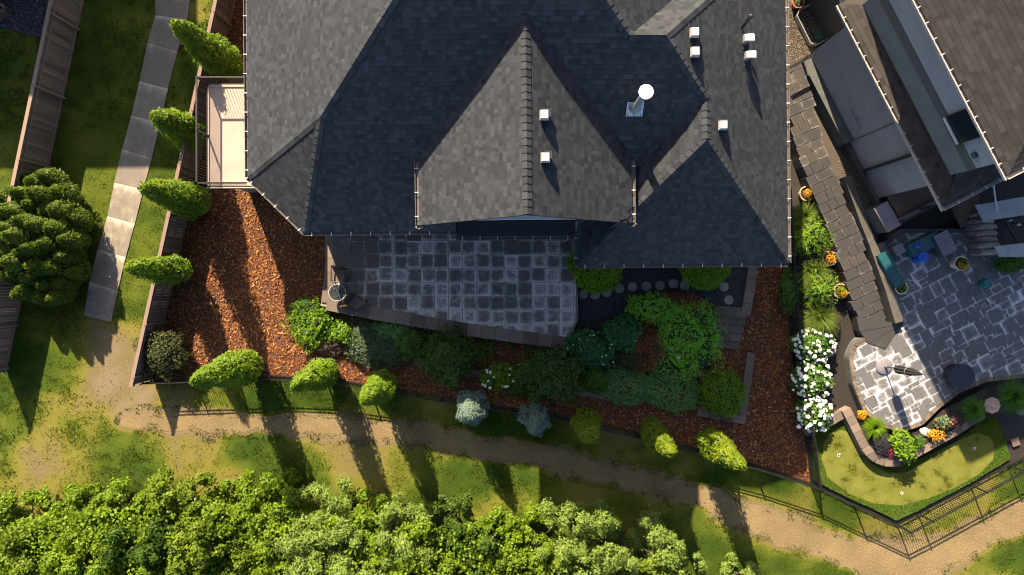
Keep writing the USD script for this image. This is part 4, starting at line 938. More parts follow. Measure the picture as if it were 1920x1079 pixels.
bush('heather', 'pinkish grey heather mound right of the lowest long grass', 'heather', (1556, 606), 20, 24, .6, 'heather', (.09, .03), z0=.1, amp=.3)
for px, rx, ry, lb in (((1520, 648), 38, 30, 'white hydrangea bush at the top of the white group, beside the wicker planter'), ((1520, 712), 36, 34, 'largest white hydrangea bush, middle of the white group'),
                       ((1524, 776), 34, 30, 'white hydrangea bush at the bottom, touching the putting green wall')):
    bush('white_hydrangea', lb, 'hydrangea', px, rx, ry, 1.2, 'mid_leaf', (.12, .09), z0=.1, amp=.3, flowers=('petal_white', 75, .075), group='white hydrangeas along the divider fence')

def pot(label, px, R, h, m, z0, plant='flower_mix', spread=1.0, tall=.25, group='flower pots along the stone steps', n=260, plant2=None):
    b = P(*px, z0 + h); b[2] = z0; t = thing('flower_pot', label, 'flower pot', b, group)
    put(MB().lathe(b, [(0, 0), (R * .68, 0), (R * .95, h * .9), (R * 1.06, h * .92), (R * 1.06, h), (R * .9, h), (R * .86, h * .84)], 22), 'pot', m, t, smooth=30)
    put(MB().lathe(b, [(R * .87, h * .86), (0, h * .88)], 18), 'soil', 'soil', t)
    r = rg('pot', px)
    for mm, k in ((plant, 1.0), (plant2, .8)):
        if not mm: continue
        o, nr = crown_points(n, (px, mm), R * spread * k, R * spread * k, tall, 3, .5, zmin=-.1)
        if plant2 and k == 1.0: o[:, 1] -= R * .3
        v, f = leaf_mesh(o + b + [0, 0, h + tall * .2], nr, .075, .045, (px, mm))
        put(MB().add(v, f), 'flowers' if mm.startswith('flower') else 'leaves', mm, t, kind='stuff')
pot('clay pot of yellow flowers beside the upper steps', (1513, 363), .32, .45, 'pot_clay', .1, 'flower_mix', .55)
pot('clay pot of yellow and orange flowers beside the middle steps', (1556, 485), .32, .45, 'pot_clay', .1, 'flower_mix', .68)
pot('clay pot of yellow flowers with red trailers beside the lowest steps', (1577, 546), .32, .45, 'pot_clay', .1, 'flower_mix', .72, plant2='lime_leaf')
pot('round wicker planter with a pale shell beside the white hydrangeas', (1553, 655), .34, .32, 'pink_stone', .1, 'heather', .5, .08)
pot('cream pot with a sparse green plant at the left of the patio', (1691, 540), .28, .42, 'pot_cream', .62, 'lime_leaf', .75, n=120, group='pots on the right hand patio')
pot('stone pot with white and yellow flowers beside the covered bench', (1803, 494), .30, .55, 'pot_cream', .62, 'flower_mix', .8, plant2='mid_leaf', group='pots on the right hand patio')
pot('terracotta pot beside the window well at the top edge', (1497, 4), .26, .4, 'terracotta', .1, 'mid_leaf', .5, .1, group=None, n=60)

# ------------------------------------------------------------------ neighbour's stone steps, pebbles
put(MB().sheet(Polygon(P2([(1476, -40), (1530, -40), (1560, 110), (1600, 260), (1640, 420), (1690, 620), (1640, 620), (1560, 420), (1500, 260), (1476, 130)], .12)), .115), 'pebble_strip', 'pebble_base', kind='structure', label='strip of brown pebbles beside the stone steps', cat='ground')
stones(np.vstack([scatter(Polygon(P2([(1478, -20), (1530, -20), (1556, 105), (1535, 120), (1500, 110), (1478, 130)])), 2600, 7), scatter(Polygon(P2([(1535, 120), (1556, 105), (1600, 260), (1640, 420), (1690, 615), (1660, 610), (1600, 420), (1560, 260)])), 1500, 8)]),
       .115, 7, .035, 'pebbles', 'pebble', 'loose brown pebbles beside the window well and steps')
steps = thing('stone_steps', 'curving run of paved steps and landings down to the right hand patio', 'steps', (*P(1550, 380)[:2], 0))
cl = LineString(P2([(1488, 112), (1499, 165), (1509, 215), (1521, 260), (1535, 300), (1553, 345), (1574, 393), (1592, 432), (1606, 475), (1617, 510), (1630, 552), (1642, 585), (1650, 610)], 1.2))
r = rg('steps'); n = 27
run = cl.length / n; flat = {2, 3, 6, 9, 10, 13, 14, 19, 20}
z = 1.02
for i in range(n):
    if i not in flat: z -= .022
    p, p2 = np.array(cl.interpolate(i * run).coords[0]), np.array(cl.interpolate((i + 1) * run).coords[0])
    mid = (p + p2) / 2; d = np.array([.46, -.888]) * .75 + (p2 - p) / np.linalg.norm(p2 - p) * .25; d /= np.linalg.norm(d)
    s = np.array([-d[1], d[0]]); W_ = 1.22 + r.uniform(-.12, .12); mid = mid + s * r.uniform(-.05, .05)
    cuts = sorted([0, 1, r.uniform(.3, .7)]) if i not in flat else sorted([0, 1, r.uniform(.25, .42), r.uniform(.58, .75)])
    for f0, f1 in zip(cuts[:-1], cuts[1:]):
        cc = mid + s * W_ * ((f0 + f1) / 2 - .5); hw = W_ * (f1 - f0) / 2 - .014; hl = run * .475
        q = [cc - s * hw - d * hl, cc + s * hw - d * hl, cc + s * hw + d * hl, cc - s * hw + d * hl]
        q = q if np.cross(q[1] - q[0], q[2] - q[1]) > 0 else q[::-1]
        uv = np.array([[-1, -1], [1, -1], [1, 1], [-1, 1]]); dz = r.uniform(-.003, .003)
        put(MB().hexa(np.array([[*x, .05] for x in q] + [[*x, z + dz] for x in q]), r.uniform(.1, .8) if i < 10 else r.uniform(.1, .6), np.vstack([uv, uv])), 'step_stone', 'step_stone' if i in (0, 1, 2, 3, 5, 6, 8, 9, 20) else 'dark_stone', steps)
for k, (z, a, b_) in enumerate(((.66, (1606, 594), (1612, 622)), (.645, (1611, 620), (1629, 645)), (.63, (1627, 643), (1660, 655)))):
    put(MB().prism(Polygon(P2([(1690, 608), a, b_], z)), .05, z, .3 + .2 * k), 'step_stone', 'dark_stone', steps)

# ------------------------------------------------------------------ neighbour's patio of random stones
ZN = .60
npat_px = [(1592, 668), (1600, 722), (1620, 772), (1655, 802), (1695, 810), (1730, 797), (1762, 765), (1800, 736), (1850, 716), (1960, 704), (1960, 430), (1690, 430), (1640, 470), (1690, 612), (1650, 640), (1612, 628)]
ln = Polygon(P2(npat_px, ZN)); sm = ln.buffer(.6).buffer(-1.2).buffer(.6)
npt = thing('paver_patio', 'right hand patio of random grey stones with dry white rims and a curved brick border', 'patio', (*P(1750, 640)[:2], 0))
put(MB().prism(sm.buffer(.02), .03, ZN - .05), 'patio_base', 'concrete_dark', npt)
core = sm.buffer(-.17)
d_ax, o_ax = np.array([.46, -.888]), np.array([.888, .46]); U = .17
r = rg('pavers'); N_ = 90; grid = np.zeros((N_, N_), bool); o0 = np.array(P(1590, 640, ZN)[:2]) - o_ax * 5 - d_ax * 6
sizes = [(4, 4)] * 3 + [(4, 3), (3, 4), (3, 3), (3, 3), (4, 2), (3, 2), (2, 3), (2, 2), (2, 2), (2, 1), (1, 1)]
pieces = []
for i in range(N_):
    for j in range(N_):
        if grid[i, j]: continue
        for (w, l) in [sizes[k] for k in r.permutation(len(sizes))] + [(1, 1)]:
            if i + w <= N_ and j + l <= N_ and not grid[i:i + w, j:j + l].any():
                grid[i:i + w, j:j + l] = True; pieces.append((i, j, w, l)); break
shapely.prepare(core); tiles = []
for (i, j, w, l) in pieces:
    cn = [o0 + o_ax * (i + e * w) * U + d_ax * (j + g_ * l) * U for e, g_ in ((0, 0), (1, 0), (1, 1), (0, 1))]
    pg = Polygon(cn).buffer(-.007, join_style=2)
    if not core.intersects(pg): continue
    pg = pg if core.contains(pg) else pg.intersection(core)
    if pg.is_empty or pg.area < .006: continue
    tiles.append((pg, np.mean(cn, 0), w * U / 2, l * U / 2))
def in_view(p): 
    return abs(p[0]) * F / (CAM_H - ZN) < 975 and p[1] < P(0, 440, ZN)[1]
tiles.sort(key=lambda x: (not in_view(x[1]), -x[0].area))
rest = MB()
for k, (pg, cc, hw, hl) in enumerate(tiles):
    dx, dy = r.normal(0, .12, 2)
    uvf = lambda v: np.clip(np.column_stack([(v - cc) @ o_ax / hw + dx, (v - cc) @ d_ax / hl + dy]), -1.1, 1.1)
    tn = np.clip(r.normal(.50 if cc[0] > 18.2 else .66, .27), 0, 1.1)
    mb = MB() if k < 300 else rest
    mb.prism(pg, ZN - .05, ZN + r.uniform(-.005, .004), tn, uvf)
    if k < 300: put(mb, 'paver', 'paver', npt)
if rest.v: put(rest, 'small_pavers', 'paver', npt, kind='stuff')
bl = LineString(P2([(1612, 640), (1594, 668), (1600, 722), (1620, 772), (1655, 802), (1695, 810), (1730, 797), (1762, 765), (1800, 736), (1850, 716), (1960, 704)], ZN))
ext = sm.exterior; n = int(ext.length / .11)
for i in range(n):
    p = np.array(ext.interpolate((i + .5) * .11).coords[0]); p2 = np.array(ext.interpolate((i + .6) * .11).coords[0])
    if bl.distance(Point(*p)) > .5: continue
    d = (p2 - p) / np.linalg.norm(p2 - p); nrm = np.array([d[1], -d[0]]); nrm = nrm if sm.contains(Point(*(p + nrm * .05))) else -nrm
    cc = p + nrm * .08
    put(MB().box((*cc, ZN - .02), (.10, .17, .075), math.atan2(d[1], d[0]), r.uniform(.1, .8)), 'border_brick', 'block', npt)

# ------------------------------------------------------------------ putting green and its wall
lawn2 = rough_poly([(1521, 806), (1590, 780), (1640, 850), (1700, 872), (1790, 830), (1850, 780), (1868, 785), (1896, 860), (1819, 906), (1721, 958), (1681, 976), (1600, 938), (1524, 900)], .14, 8, .03)
put(MB().sheet(lawn2, .15), 'turf_fringe', 'turf', kind='structure', label='dark green turf fringe around the putting green', cat='lawn')
pg_ = Polygon(P2([(1540, 860), (1545, 830), (1560, 812), (1580, 806), (1600, 815), (1618, 840), (1632, 868), (1665, 888), (1700, 886), (1740, 862), (1790, 830), (1830, 812), (1855, 818), (1866, 838), (1862, 862), (1835, 890), (1790, 915), (1740, 935), (1690, 948), (1640, 945), (1590, 925), (1552, 895)], .16)).buffer(.25).buffer(-.25)
put(MB().sheet(pg_, .158), 'putting_green', 'putting_turf', kind='structure', label='pale olive kidney shaped putting green', cat='putting green')
put(blades(scatter(lawn2.difference(pg_), 22000, 31), .15, .035, .018, 31), 'fringe_grass', 'fringe_blade', kind='stuff', label='thick green grass around the putting green', cat='grass')
for px, lb in (((1572, 854), 'white putting cup at the left end of the green'), ((1691, 925), 'white putting cup near the lower edge of the green'), ((1826, 842), 'white putting cup at the right end of the green')):
    p = P(*px, .17); t = thing('putting_cup', lb, 'golf cup', p, 'white cups on the putting green')
    put(MB().lathe(p, [(.030, -.004), (.06, -.004), (.06, .012), (.050, .014), (.045, .0)], 16), 'rim', 'white_stone', t)
    put(MB().lathe(p, [(.045, -.003), (0, -.003)], 16), 'hole', 'soil', t)
    if px[0] == 1572 or px[0] == 1826: put(MB().tm(trimesh.creation.icosphere(2, .03).apply_translation(p + [.05, .05, .03])), 'ball', 'white_stone', t, smooth=True)
w1 = thing('stone_wall', 'curved grey block wall holding the flower bed above the putting green', 'wall', P(1600, 820))
strip_blocks([(1587, 768), (1606, 806), (1622, 838), (1638, 858), (1664, 868), (1690, 866)], .40, .05, .62, .36, w1, 'wall_block', 'block', 21)
w1 = thing('stone_wall', 'straight grey block wall right of the bright green shrub above the putting green', 'wall', P(1780, 815))
strip_blocks([(1700, 862), (1740, 840), (1790, 812), (1845, 778)], .30, .05, .55, .40, w1, 'wall_block', 'block', 22)
w1 = thing('stone_wall', 'low grey block wall under the lowest white hydrangea', 'wall', P(1550, 795))
strip_blocks([(1512, 812), (1550, 795), (1584, 776)], .36, .05, .45, .50, w1, 'wall_block', 'block', 23)

zb = .55
put(MB().prism(Polygon(P2([(1592, 765), (1620, 790), (1655, 812), (1695, 820), (1735, 805), (1770, 770), (1850, 728), (1850, 775), (1790, 808), (1700, 855), (1660, 858), (1640, 848), (1615, 805)], zb)).buffer(0), .05, .52), 'raised_bed', 'soil', kind='structure', label='raised soil bed between the right hand patio and the putting green', cat='ground')
bush('flower_clump', 'small yellow flower clump at the left end of the raised bed', 'flowers', (1617, 778), 9, 9, .3, 'flower_mix', (.08, .05), z0=zb, amp=.2, stems=False)
grass_clump('bright yellow green grass tuft in the raised bed', (1634, 800), .55, .65, 'lime_leaf', z0=zb, n=520, group='grasses around the raised bed')
bush('lavender', 'grey purple lavender mound at the bend of the curved wall', 'lavender', (1655, 832), 15, 18, .45, 'lavender', (.08, .025), z0=zb, amp=.3)
bush('flower_clump', 'pink flowers right of the lavender at the curved wall', 'flowers', (1672, 848), 9, 9, .3, 'flower_pink', (.06, .05), z0=zb, amp=.3, stems=False)
bush('leafy_shrub', 'bright lime green leafy shrub overhanging the curved wall', 'shrub', (1695, 836), 24, 30, .8, 'lime_leaf', (.15, .08), z0=zb, amp=.4, rot=.4)
bush('fern', 'low green fern right of the bright lime shrub', 'fern', (1722, 828), 12, 10, .35, 'mid_leaf', (.13, .05), z0=zb, amp=.5, stems=False)
bush('leafy_shrub', 'blue green leafy clump above the wall with orange flowers', 'shrub', (1768, 793), 16, 13, .5, 'grey_juniper', (.10, .07), z0=zb, amp=.3, flowers=('petal_red', 9, .04))
bush('flower_clump', 'yellow and purple flowers spilling over the straight wall', 'flowers', (1757, 815), 14, 11, .35, 'flower_mix', (.07, .05), z0=zb, amp=.5, stems=False)
bush('lavender', 'mauve flowering mound between the blue green clump and the grass', 'lavender', (1793, 790), 13, 11, .4, 'heather', (.08, .03), z0=zb, amp=.4)
grass_clump('green grass tuft left of the bird bath', (1815, 766), .62, .8, 'grass_green', z0=zb, n=560, group='grasses around the raised bed')
grass_clump('large green grass tuft right of the bird bath', (1888, 742), .9, 1.0, 'grass_green', z0=.3, n=760, group='grasses around the raised bed')
r = rg('rocks')
def boulder(name, label, cat, px, s, m, z0, flat=.6, seed=0):
    p = P(*px, z0); ico = trimesh.creation.icosphere(3, 1.0); v = ico.vertices * (1 + .5 * (meshkit.fbm(ico.vertices * 1.4 + seed * 3.1 + 5, 3, seed) - .5)[:, None]) * [s, s * .8, s * flat]
    return put(MB().add(v + p + [0, 0, s * flat * .5], ico.faces), name, m, smooth=True, label=label, cat=cat)
boulder('boulder', 'cream boulder in the raised bed beside the yellow flowers', 'boulder', (1733, 810), .24, 'cream_stone', zb - .1, seed=2)
boulder('boulder', 'cream rock beside the white figure on the edging', 'boulder', (1303, 682), .22, 'cream_stone', .35, seed=3)
boulder('boulder', 'smaller cream rock touching the green juniper edge', 'boulder', (1293, 673), .13, 'cream_stone', .4, seed=4)
boulder('boulder', 'grey rock at the right edge below the large grass tuft', 'boulder', (1912, 772), .2, 'cast_stone', .1, seed=6)
# small white garden figure and lamp
p = P(1293, 687, .4); t = thing('garden_figure', 'small white garden figure sitting beside the cream rocks', 'figurine', p)
put(MB().lathe(p, [(0.0, 0), (.10, .0), (.11, .06), (.07, .16), (.05, .19), (.0, .2)], 14), 'body', 'white_stone', t, smooth=True)
put(MB().tm(trimesh.creation.icosphere(2, .055).apply_translation(p + [0.02, -.02, .23])), 'head', 'white_stone', t, smooth=True)
put(MB().box(p + [-.08, -.05, .12], (.10, .03, .05), .5), 'wing', 'white_stone', t); put(MB().box(p + [.05, -.10, .05], (.03, .12, .04), .2), 'foot', 'white_stone', t)
p = P(1272, 671, 1.15); p[2] = .35; t = thing('solar_lamp', 'small solar stake lamp with a white ring in the green juniper', 'garden lamp', p)
put(MB().tube(p, p + [0, 0, .75], .012, n=6), 'stake', 'black_metal', t); put(MB().lathe(p + [0, 0, .75], [(.02, 0), (.065, .03), (.065, .05), (.035, .055)], 16), 'lamp_ring', 'white_stone', t)
put(MB().lathe(p + [0, 0, .75], [(.036, .056), (0, .06)], 12), 'lamp_cell', 'black_metal', t)
# bird bath
p = P(1858, 760, .85); p[2] = .12; t = thing('bird_bath', 'pinkish octagonal bird bath standing above the straight wall', 'bird bath', p)
put(MB().lathe(p, [(.20, 0), (.20, .05), (.09, .10), (.075, .6), (.13, .68)], 8), 'pedestal', 'pink_stone', t)
put(MB().lathe(p, [(.10, .66), (.36, .76), (.37, .82), (.33, .82), (.28, .77), (0, .74)], 8), 'bowl', 'pink_stone', t)
put(MB().tube(p + [0, 0, .74], p + [0, 0, .92], .055, .04, 12), 'finial', 'cream_stone', t)
# square stepping stones in the dark soil
for px, s, lb in (((1903, 829), .36, 'square dark stepping stone in the soil right of the green'),):
    q = P(*px, .1); put(MB().box((q[0], q[1], .12), (s, s, .06), .35, .3), 'square_stepping_stone', 'block', label=lb, cat='stepping stone')

# ------------------------------------------------------------------ things on the neighbour's patio
p = P(1657, 687, ZN); t = thing('patio_umbrella', 'closed black patio umbrella standing in a round stone base', 'umbrella', p)
put(MB().lathe(p, [(.0, .0), (.36, 0), (.37, .05), (.30, .10), (.06, .13), (.05, .32), (0, .32)], 28), 'base', 'grey_top', t, smooth=30)
put(MB().tube(p + [0, 0, .1], p + [0, 0, 2.95], .025, n=10), 'pole', 'black_metal', t)
cv = MB(); prof = [(.04, 1.0), (.15, 1.05), (.165, 1.35), (.135, 1.95), (.145, 2.2), (.09, 2.65), (.03, 2.95)]
nn2 = 16
ths = np.arange(nn2) / nn2 * 2 * np.pi
v = np.array([[p[0] + rr * (1 + .18 * (i % 2 * 2 - 1)) * math.cos(x), p[1] + rr * (1 + .18 * (i % 2 * 2 - 1)) * math.sin(x), p[2] + zz_] for rr, zz_ in prof for i, x in enumerate(ths)])
f = [[j * nn2 + i, j * nn2 + (i + 1) % nn2, (j + 1) * nn2 + (i + 1) % nn2, (j + 1) * nn2 + i] for j in range(len(prof) - 1) for i in range(nn2)]
put(cv.add(v, f), 'folded_canopy', 'cover_black', t)
put(MB().lathe(p, [(.145, 1.92), (.165, 1.92), (.165, 1.97), (.145, 1.97)], 16), 'strap', 'grey_top', t)
put(MB().tm(trimesh.creation.icosphere(2, .04).apply_translation(p + [0, 0, 2.97])), 'finial', 'black_metal', t, smooth=True)
p = P(1805, 706, ZN + .6); p[2] = ZN; t = thing('covered_fire_table', 'round dark navy covered fire table at the edge of the right hand patio', 'table', p)
put(MB().lathe(p, [(.50, .02), (.53, .3), (.545, .58), (.53, .62), (.50, .635), (.25, .645), (0, .64)], 36), 'cover', 'cover_navy', t, smooth=30)
put(MB().lathe(p, [(.49, 0), (.505, .02), (.505, .05), (.49, .06)], 36), 'hem', 'cover_black', t)
def chair(label, px, z0, rz, scale=1.0, m='wicker', name='patio_chair', group=None):
    p = P(*px, z0); t = thing(name, label, 'chair', p, group)
    cs, sn = math.cos(rz), math.sin(rz)
    W = lambda x, y, z: p + np.array([cs * x - sn * y, sn * x + cs * y, z]) * scale
    put(MB().hexa(np.array([W(-.26, -.27, .34), W(.26, -.27, .36), W(.26, .24, .36), W(-.26, .24, .34), W(-.26, -.27, .42), W(.26, -.27, .44), W(.26, .24, .44), W(-.26, .24, .42)])), 'seat', 'cushion', t)
    put(MB().hexa(np.array([W(-.28, .24, .30), W(.28, .24, .30), W(.28, .30, .30), W(-.28, .30, .30), W(-.25, .36, .95), W(.25, .36, .95), W(.25, .41, .95), W(-.25, .41, .95)])), 'backrest', m, t)
    for s_ in (-1, 1):
        put(MB().bar(W(s_ * .29, -.28, .62), W(s_ * .29, .32, .64), .06, .035), 'armrest', m, t)
        put(MB().bar(W(s_ * .28, -.25, 0), W(s_ * .28, -.25, .61), .04, .04), 'leg', m, t)
        put(MB().bar(W(s_ * .26, .33, 0), W(s_ * .27, .30, .55), .04, .04), 'leg', m, t)
    put(MB().bar(W(-.28, -.26, .33), W(.28, -.26, .33), .03, .04), 'front_rail', 'grey_top', t)
chair('dark wicker chair at the upper left end of the slab patio', (640, 517), ZP, -.05, 1.0, group='wicker chairs on the slab patio')
chair('dark wicker chair turned toward the low wall of the slab patio', (671, 567), ZP, -2.2 + math.pi, 1.0, group='wicker chairs on the slab patio')
p = P(632, 549, ZP + .5); p[2] = ZP; t = thing('glass_table', 'small round glass top table between the two wicker chairs', 'table', p)
put(MB().lathe(p, [(0, .49), (.36, .49), (.36, .505), (0, .505)], 32), 'glass_top', 'glass', t)
put(MB().lathe(p, [(.355, .485), (.366, .485), (.366, .508), (.355, .508)], 32), 'rim', 'white_metal', t)
for k in range(3):
    a = k * 2.094 + .4; put(MB().tube(p + [.30 * math.cos(a), .30 * math.sin(a), 0], p + [.22 * math.cos(a), .22 * math.sin(a), .485], .014, n=6), 'leg', 'white_metal', t)
b = P(644, 573, ZP + .3); b[2] = ZP; t = thing('small_planter', 'small dark planter with a dead rosette on the patio wall corner', 'planter', b)
put(MB().lathe(b, [(0, 0.01), (.12, .01), (.17, .26), (.18, .28), (.15, .28), (.14, .22), (0, .22)], 18), 'pot', 'black_metal', t)
o, nr = crown_points(90, 'rosette', .16, .16, .12, 3, .4, zmin=.0); v, f = leaf_mesh(o + b + [0, 0, .27], nr, .10, .03, 'ros'); put(MB().add(v, f), 'leaves', 'twig', t)

p = P(1854, 531, ZN + .5); p[2] = ZN; t = thing('garden_stool', 'round teal ceramic garden stool on the right hand patio', 'stool', p)
put(MB().lathe(p, [(0, 0.01), (.15, .01), (.21, .15), (.22, .25), (.19, .42), (.17, .46), (0, .465)], 24), 'body', 'teal_bright', t, smooth=30)
p = P(1733, 482, ZN + .7); p[2] = ZN; t = thing('blue_barrel', 'blue plastic barrel standing in front of the teal bench', 'barrel', p)
put(MB().lathe(p, [(0, 0.01), (.21, .01), (.25, .2), (.26, .45), (.23, .68), (.21, .70), (0, .69)], 24), 'body', 'blue_plastic', t, smooth=30)
put(MB().lathe(p, [(.05, .69), (.05, .72), (0, .72)], 12), 'bung', 'blue_plastic', t)
p = P(1727, 460, ZN + .95); p[2] = ZN; t = thing('blue_bottle', 'smaller blue jug on the teal bench', 'jug', p + [0, 0, .55])
put(MB().lathe(p + [0, 0, .56], [(0, 0), (.10, .0), (.11, .2), (.05, .28), (.04, .34), (0, .34)], 18), 'body', 'blue_plastic', t, smooth=30)
put(MB().lathe(p + [0, 0, .90], [(.045, .0), (.045, .04), (0, .04)], 10), 'lid', 'blue_plastic', t)
dA = math.atan2(.46, .888)
def cabinet(name, label, cat, px, size, m, z0=ZN, rz=dA, parts=(), top=None):
    p = P(*px, z0 + size[2]); p[2] = z0; t = thing(name, label, cat, p)
    put(MB().box(p + [0, 0, size[2] / 2 - .02], (size[0], size[1], size[2] - .04), rz), 'body', m, t)
    put(MB().box(p + [0, 0, size[2] - .012], (size[0] + .04, size[1] + .04, .04), rz), 'lid', top or m, t)
    n = max(2, int(size[0] / .25)); cs, sn = math.cos(rz), math.sin(rz)
    for k in range(1, n):
        x = (k / n - .5) * size[0]; put(MB().box(p + [x * cs, x * sn, size[2] + .012], (.015, size[1] - .04, .008), rz), 'seam', top or m, t)
    return t, p
cabinet('storage_bench', 'teal storage bench along the dark wall behind the blue barrel', 'bench', (1735, 458), (1.35, .55, .6), 'teal_plastic')
cabinet('storage_box', 'long teal storage box beside the curved concrete wall', 'storage box', (1672, 505), (1.6, .45, .62), 'teal_plastic', rz=dA - math.pi / 2 + .05)
cabinet('side_table', 'grey stone topped table right of the teal bench', 'table', (1773, 456), (.62, .95, .75), 'dark_siding', top='grey_top')
cabinet('side_table', 'small grey box left of the teal bench', 'box', (1686, 468), (.42, .42, .5), 'grey_top')
cabinet('sloped_cupboard', 'long pale grey topped cupboard in the shade under the deck', 'cupboard', (1664, 407), (.62, 1.15, 1.3), 'dark_siding', top='grey_top', rz=dA + .05)

# curved concrete retaining wall beside the steps, coping
w1 = thing('concrete_wall', 'curved weathered concrete wall between the steps and the storage box', 'wall', P(1640, 480))
zw = .98; ln = LineString(P2([(1589, 330), (1606, 375), (1622, 420), (1638, 460), (1652, 500), (1668, 545), (1686, 605)], zw))
put(MB().prism(ln.buffer(.17, cap_style=2), .05, zw), 'wall', 'concrete', w1)
strip_blocks([(1652, 455), (1664, 500), (1676, 545), (1692, 600)], .26, .05, .86, .42, w1, 'coping_block', 'paver', 31)

# ------------------------------------------------------------------ neighbour house on the right
def NW(s, o, z):
    """Right-hand house: s metres along its side wall, o metres away from under the camera."""
    return np.array([.888 * o + .46 * s, .46 * o - .888 * s, z])
def nbox(mb, s0, s1, o0, o1, z0, z1, tone=.5):
    q = [NW(s0, o0, 0), NW(s1, o0, 0), NW(s1, o1, 0), NW(s0, o1, 0)]
    if np.cross((q[1] - q[0])[:2], (q[2] - q[1])[:2]) < 0: q = q[::-1]
    return mb.hexa(np.array([[x[0], x[1], z0] for x in q] + [[x[0], x[1], z1] for x in q]), tone)
nh = thing('neighbour_house', 'two storey grey house with brown shingled roofs at the right edge', 'house', NW(0, 20, 0))
put(nbox(MB(), -3.1, 4.0, 16.47, 26, 0, 5.2), 'lower_wall', 'stucco', nh)
put(nbox(MB(), -3.0, 1.15, 16.02, 16.46, 0, .85), 'foundation', 'concrete_dark', nh)
put(nbox(MB(), 1.17, 4.2, 16.30, 16.46, 0, .45), 'foundation', 'concrete_dark', nh)
for s in (1.15, 2.55): put(nbox(MB(), s, s + .035, 16.45, 16.47, .1, 5.0), 'panel_joint', 'trim_green', nh)
put(nbox(MB(), 2.56, 2.66, 16.36, 16.44, .2, 5.0), 'downpipe', 'black_metal', nh)
for s, z in ((.02, 1.75), (.42, 1.75)):
    vp = put(nbox(MB(), s, s + .24, 16.41, 16.468, z, z + .28), 'wall_vent', 'stucco_pale', nh)
    put(nbox(MB(), s + .03, s + .21, 16.40, 16.41, z + .04, z + .22), 'vent_flap', 'grey_top', vp)
put(nbox(MB(), -3.4, 3.85, 16.67, 26, 5.15, 6.5), 'upper_wall', 'stucco_green', nh)
put(nbox(MB(), -3.41, 3.86, 16.655, 26.01, 6.5, 6.95), 'belt_trim', 'trim_green', nh)
put(nbox(MB(), -3.4, 3.85, 16.67, 26, 6.95, 8.7), 'upper_wall', 'stucco_pale', nh)
wn = put(nbox(MB(), 1.75, 2.75, 16.60, 16.668, 6.96, 8.1), 'window', 'window_dark', nh)
for q in ((1.70, 1.75, 6.9, 8.15), (2.75, 2.80, 6.9, 8.15), (1.75, 2.75, 6.86, 6.95), (1.75, 2.75, 8.1, 8.16)):
    put(nbox(MB(), q[0], q[1], 16.58, 16.667, q[2], q[3]), 'window_frame', 'black_metal', wn)
put(nbox(MB(), 1.72, 2.78, 16.50, 16.579, 6.84, 6.87), 'window_sill', 'white_metal', wn)
put(nbox(MB(), 3.25, 3.45, 16.55, 16.65, 7.2, 7.4), 'wall_lamp', 'teal_plastic', nh)
def nplane(pts, course, name, m, seed, up, th=.12, tile=True, wmin=.2, wmax=.42, slope=.5, z_at=None, parent=None, sub='shingle_field'):
    """One roof plane: pts are (s, o), rising along 'up' (ds, do) at 'slope' from z at z_at=(s, o, z)."""
    n = (up[0] * slope, up[1] * slope, z_at[2] - slope * (up[0] * z_at[0] + up[1] * z_at[1]))
    hz = lambda s, o: n[0] * s + n[1] * o + n[2]
    ring = np.array([NW(s, o, hz(s, o) - .02) for s, o in pts]); k = len(ring); i = np.arange(k)
    ccw = Polygon(ring[:, :2]).exterior.is_ccw
    f = np.array([[0, a, a + 1] for a in range(1, k - 1)]); f = f if ccw else f[:, ::-1]
    mb = MB().add(ring, f, .2).add(ring - [0, 0, th], f[:, ::-1], .2)
    sd = np.vstack([np.column_stack([i, i + k, (i + 1) % k + k]), np.column_stack([i, (i + 1) % k + k, (i + 1) % k])])
    mb.add(np.vstack([ring, ring - [0, 0, th]]), sd if ccw else sd[:, ::-1], .2)
    rp = put(mb, name, m, nh)
    if tile:
        fl_ = MB(); sc = 1 / .02
        tb = shingle_tabs(Polygon([(s * sc, o * sc) for s, o in pts]), (up[0], up[1], 0), course * sc, wmin * sc, wmax * sc, seed, lift=.6)
        for v, f, t_ in tb:
            s_, o_ = v[:, 0] / sc, v[:, 1] / sc; ext_ = (v[:, 2] - T * (up[0] * v[:, 0] + up[1] * v[:, 1])) / sc
            w_ = np.array([NW(x, y, hz(x, y) + e_ * 1.0) for x, y, e_ in zip(s_, o_, ext_)])
            fl_.add(w_, np.array(f)[:, ::-1], t_)
        if fl_.v: put(fl_, sub, m, rp, kind='stuff')
    return rp
# skirt roof between the storeys, upper roof
nplane([(-3.87, 16.05), (4.87, 16.05), (3.86, 16.78), (-3.3, 16.78)], .16, 'skirt_roof', 'shingle_brown', 'n1', (0, 1), z_at=(0, 16.05, 5.2), slope=.45)
nplane([(4.87, 16.05), (4.87, 21.5), (3.86, 21.5), (3.86, 16.78)], .16, 'skirt_roof', 'shingle_brown', 'n2', (-1, 0), z_at=(4.87, 0, 5.2), slope=.45)
nplane([(-3.87, 16.05), (-3.3, 16.78), (-3.3, 21.5), (-3.87, 21.5)], .16, 'skirt_roof', 'shingle_brown', 'n3', (1, 0), z_at=(-3.87, 0, 5.2), slope=.45, tile=False)
nplane([(-3.8, 16.26), (4.27, 16.26), (.235, 20.3)], .17, 'upper_roof', 'shingle_dark', 'n4', (0, 1), z_at=(0, 16.26, 8.8), slope=.45, wmin=.17, wmax=.32)
nplane([(4.27, 16.26), (4.27, 26.8), (.235, 22.8), (.235, 20.3)], .17, 'upper_roof', 'shingle_dark', 'n5', (-1, 0), z_at=(4.27, 0, 8.8), slope=.45, wmin=.17, wmax=.32)
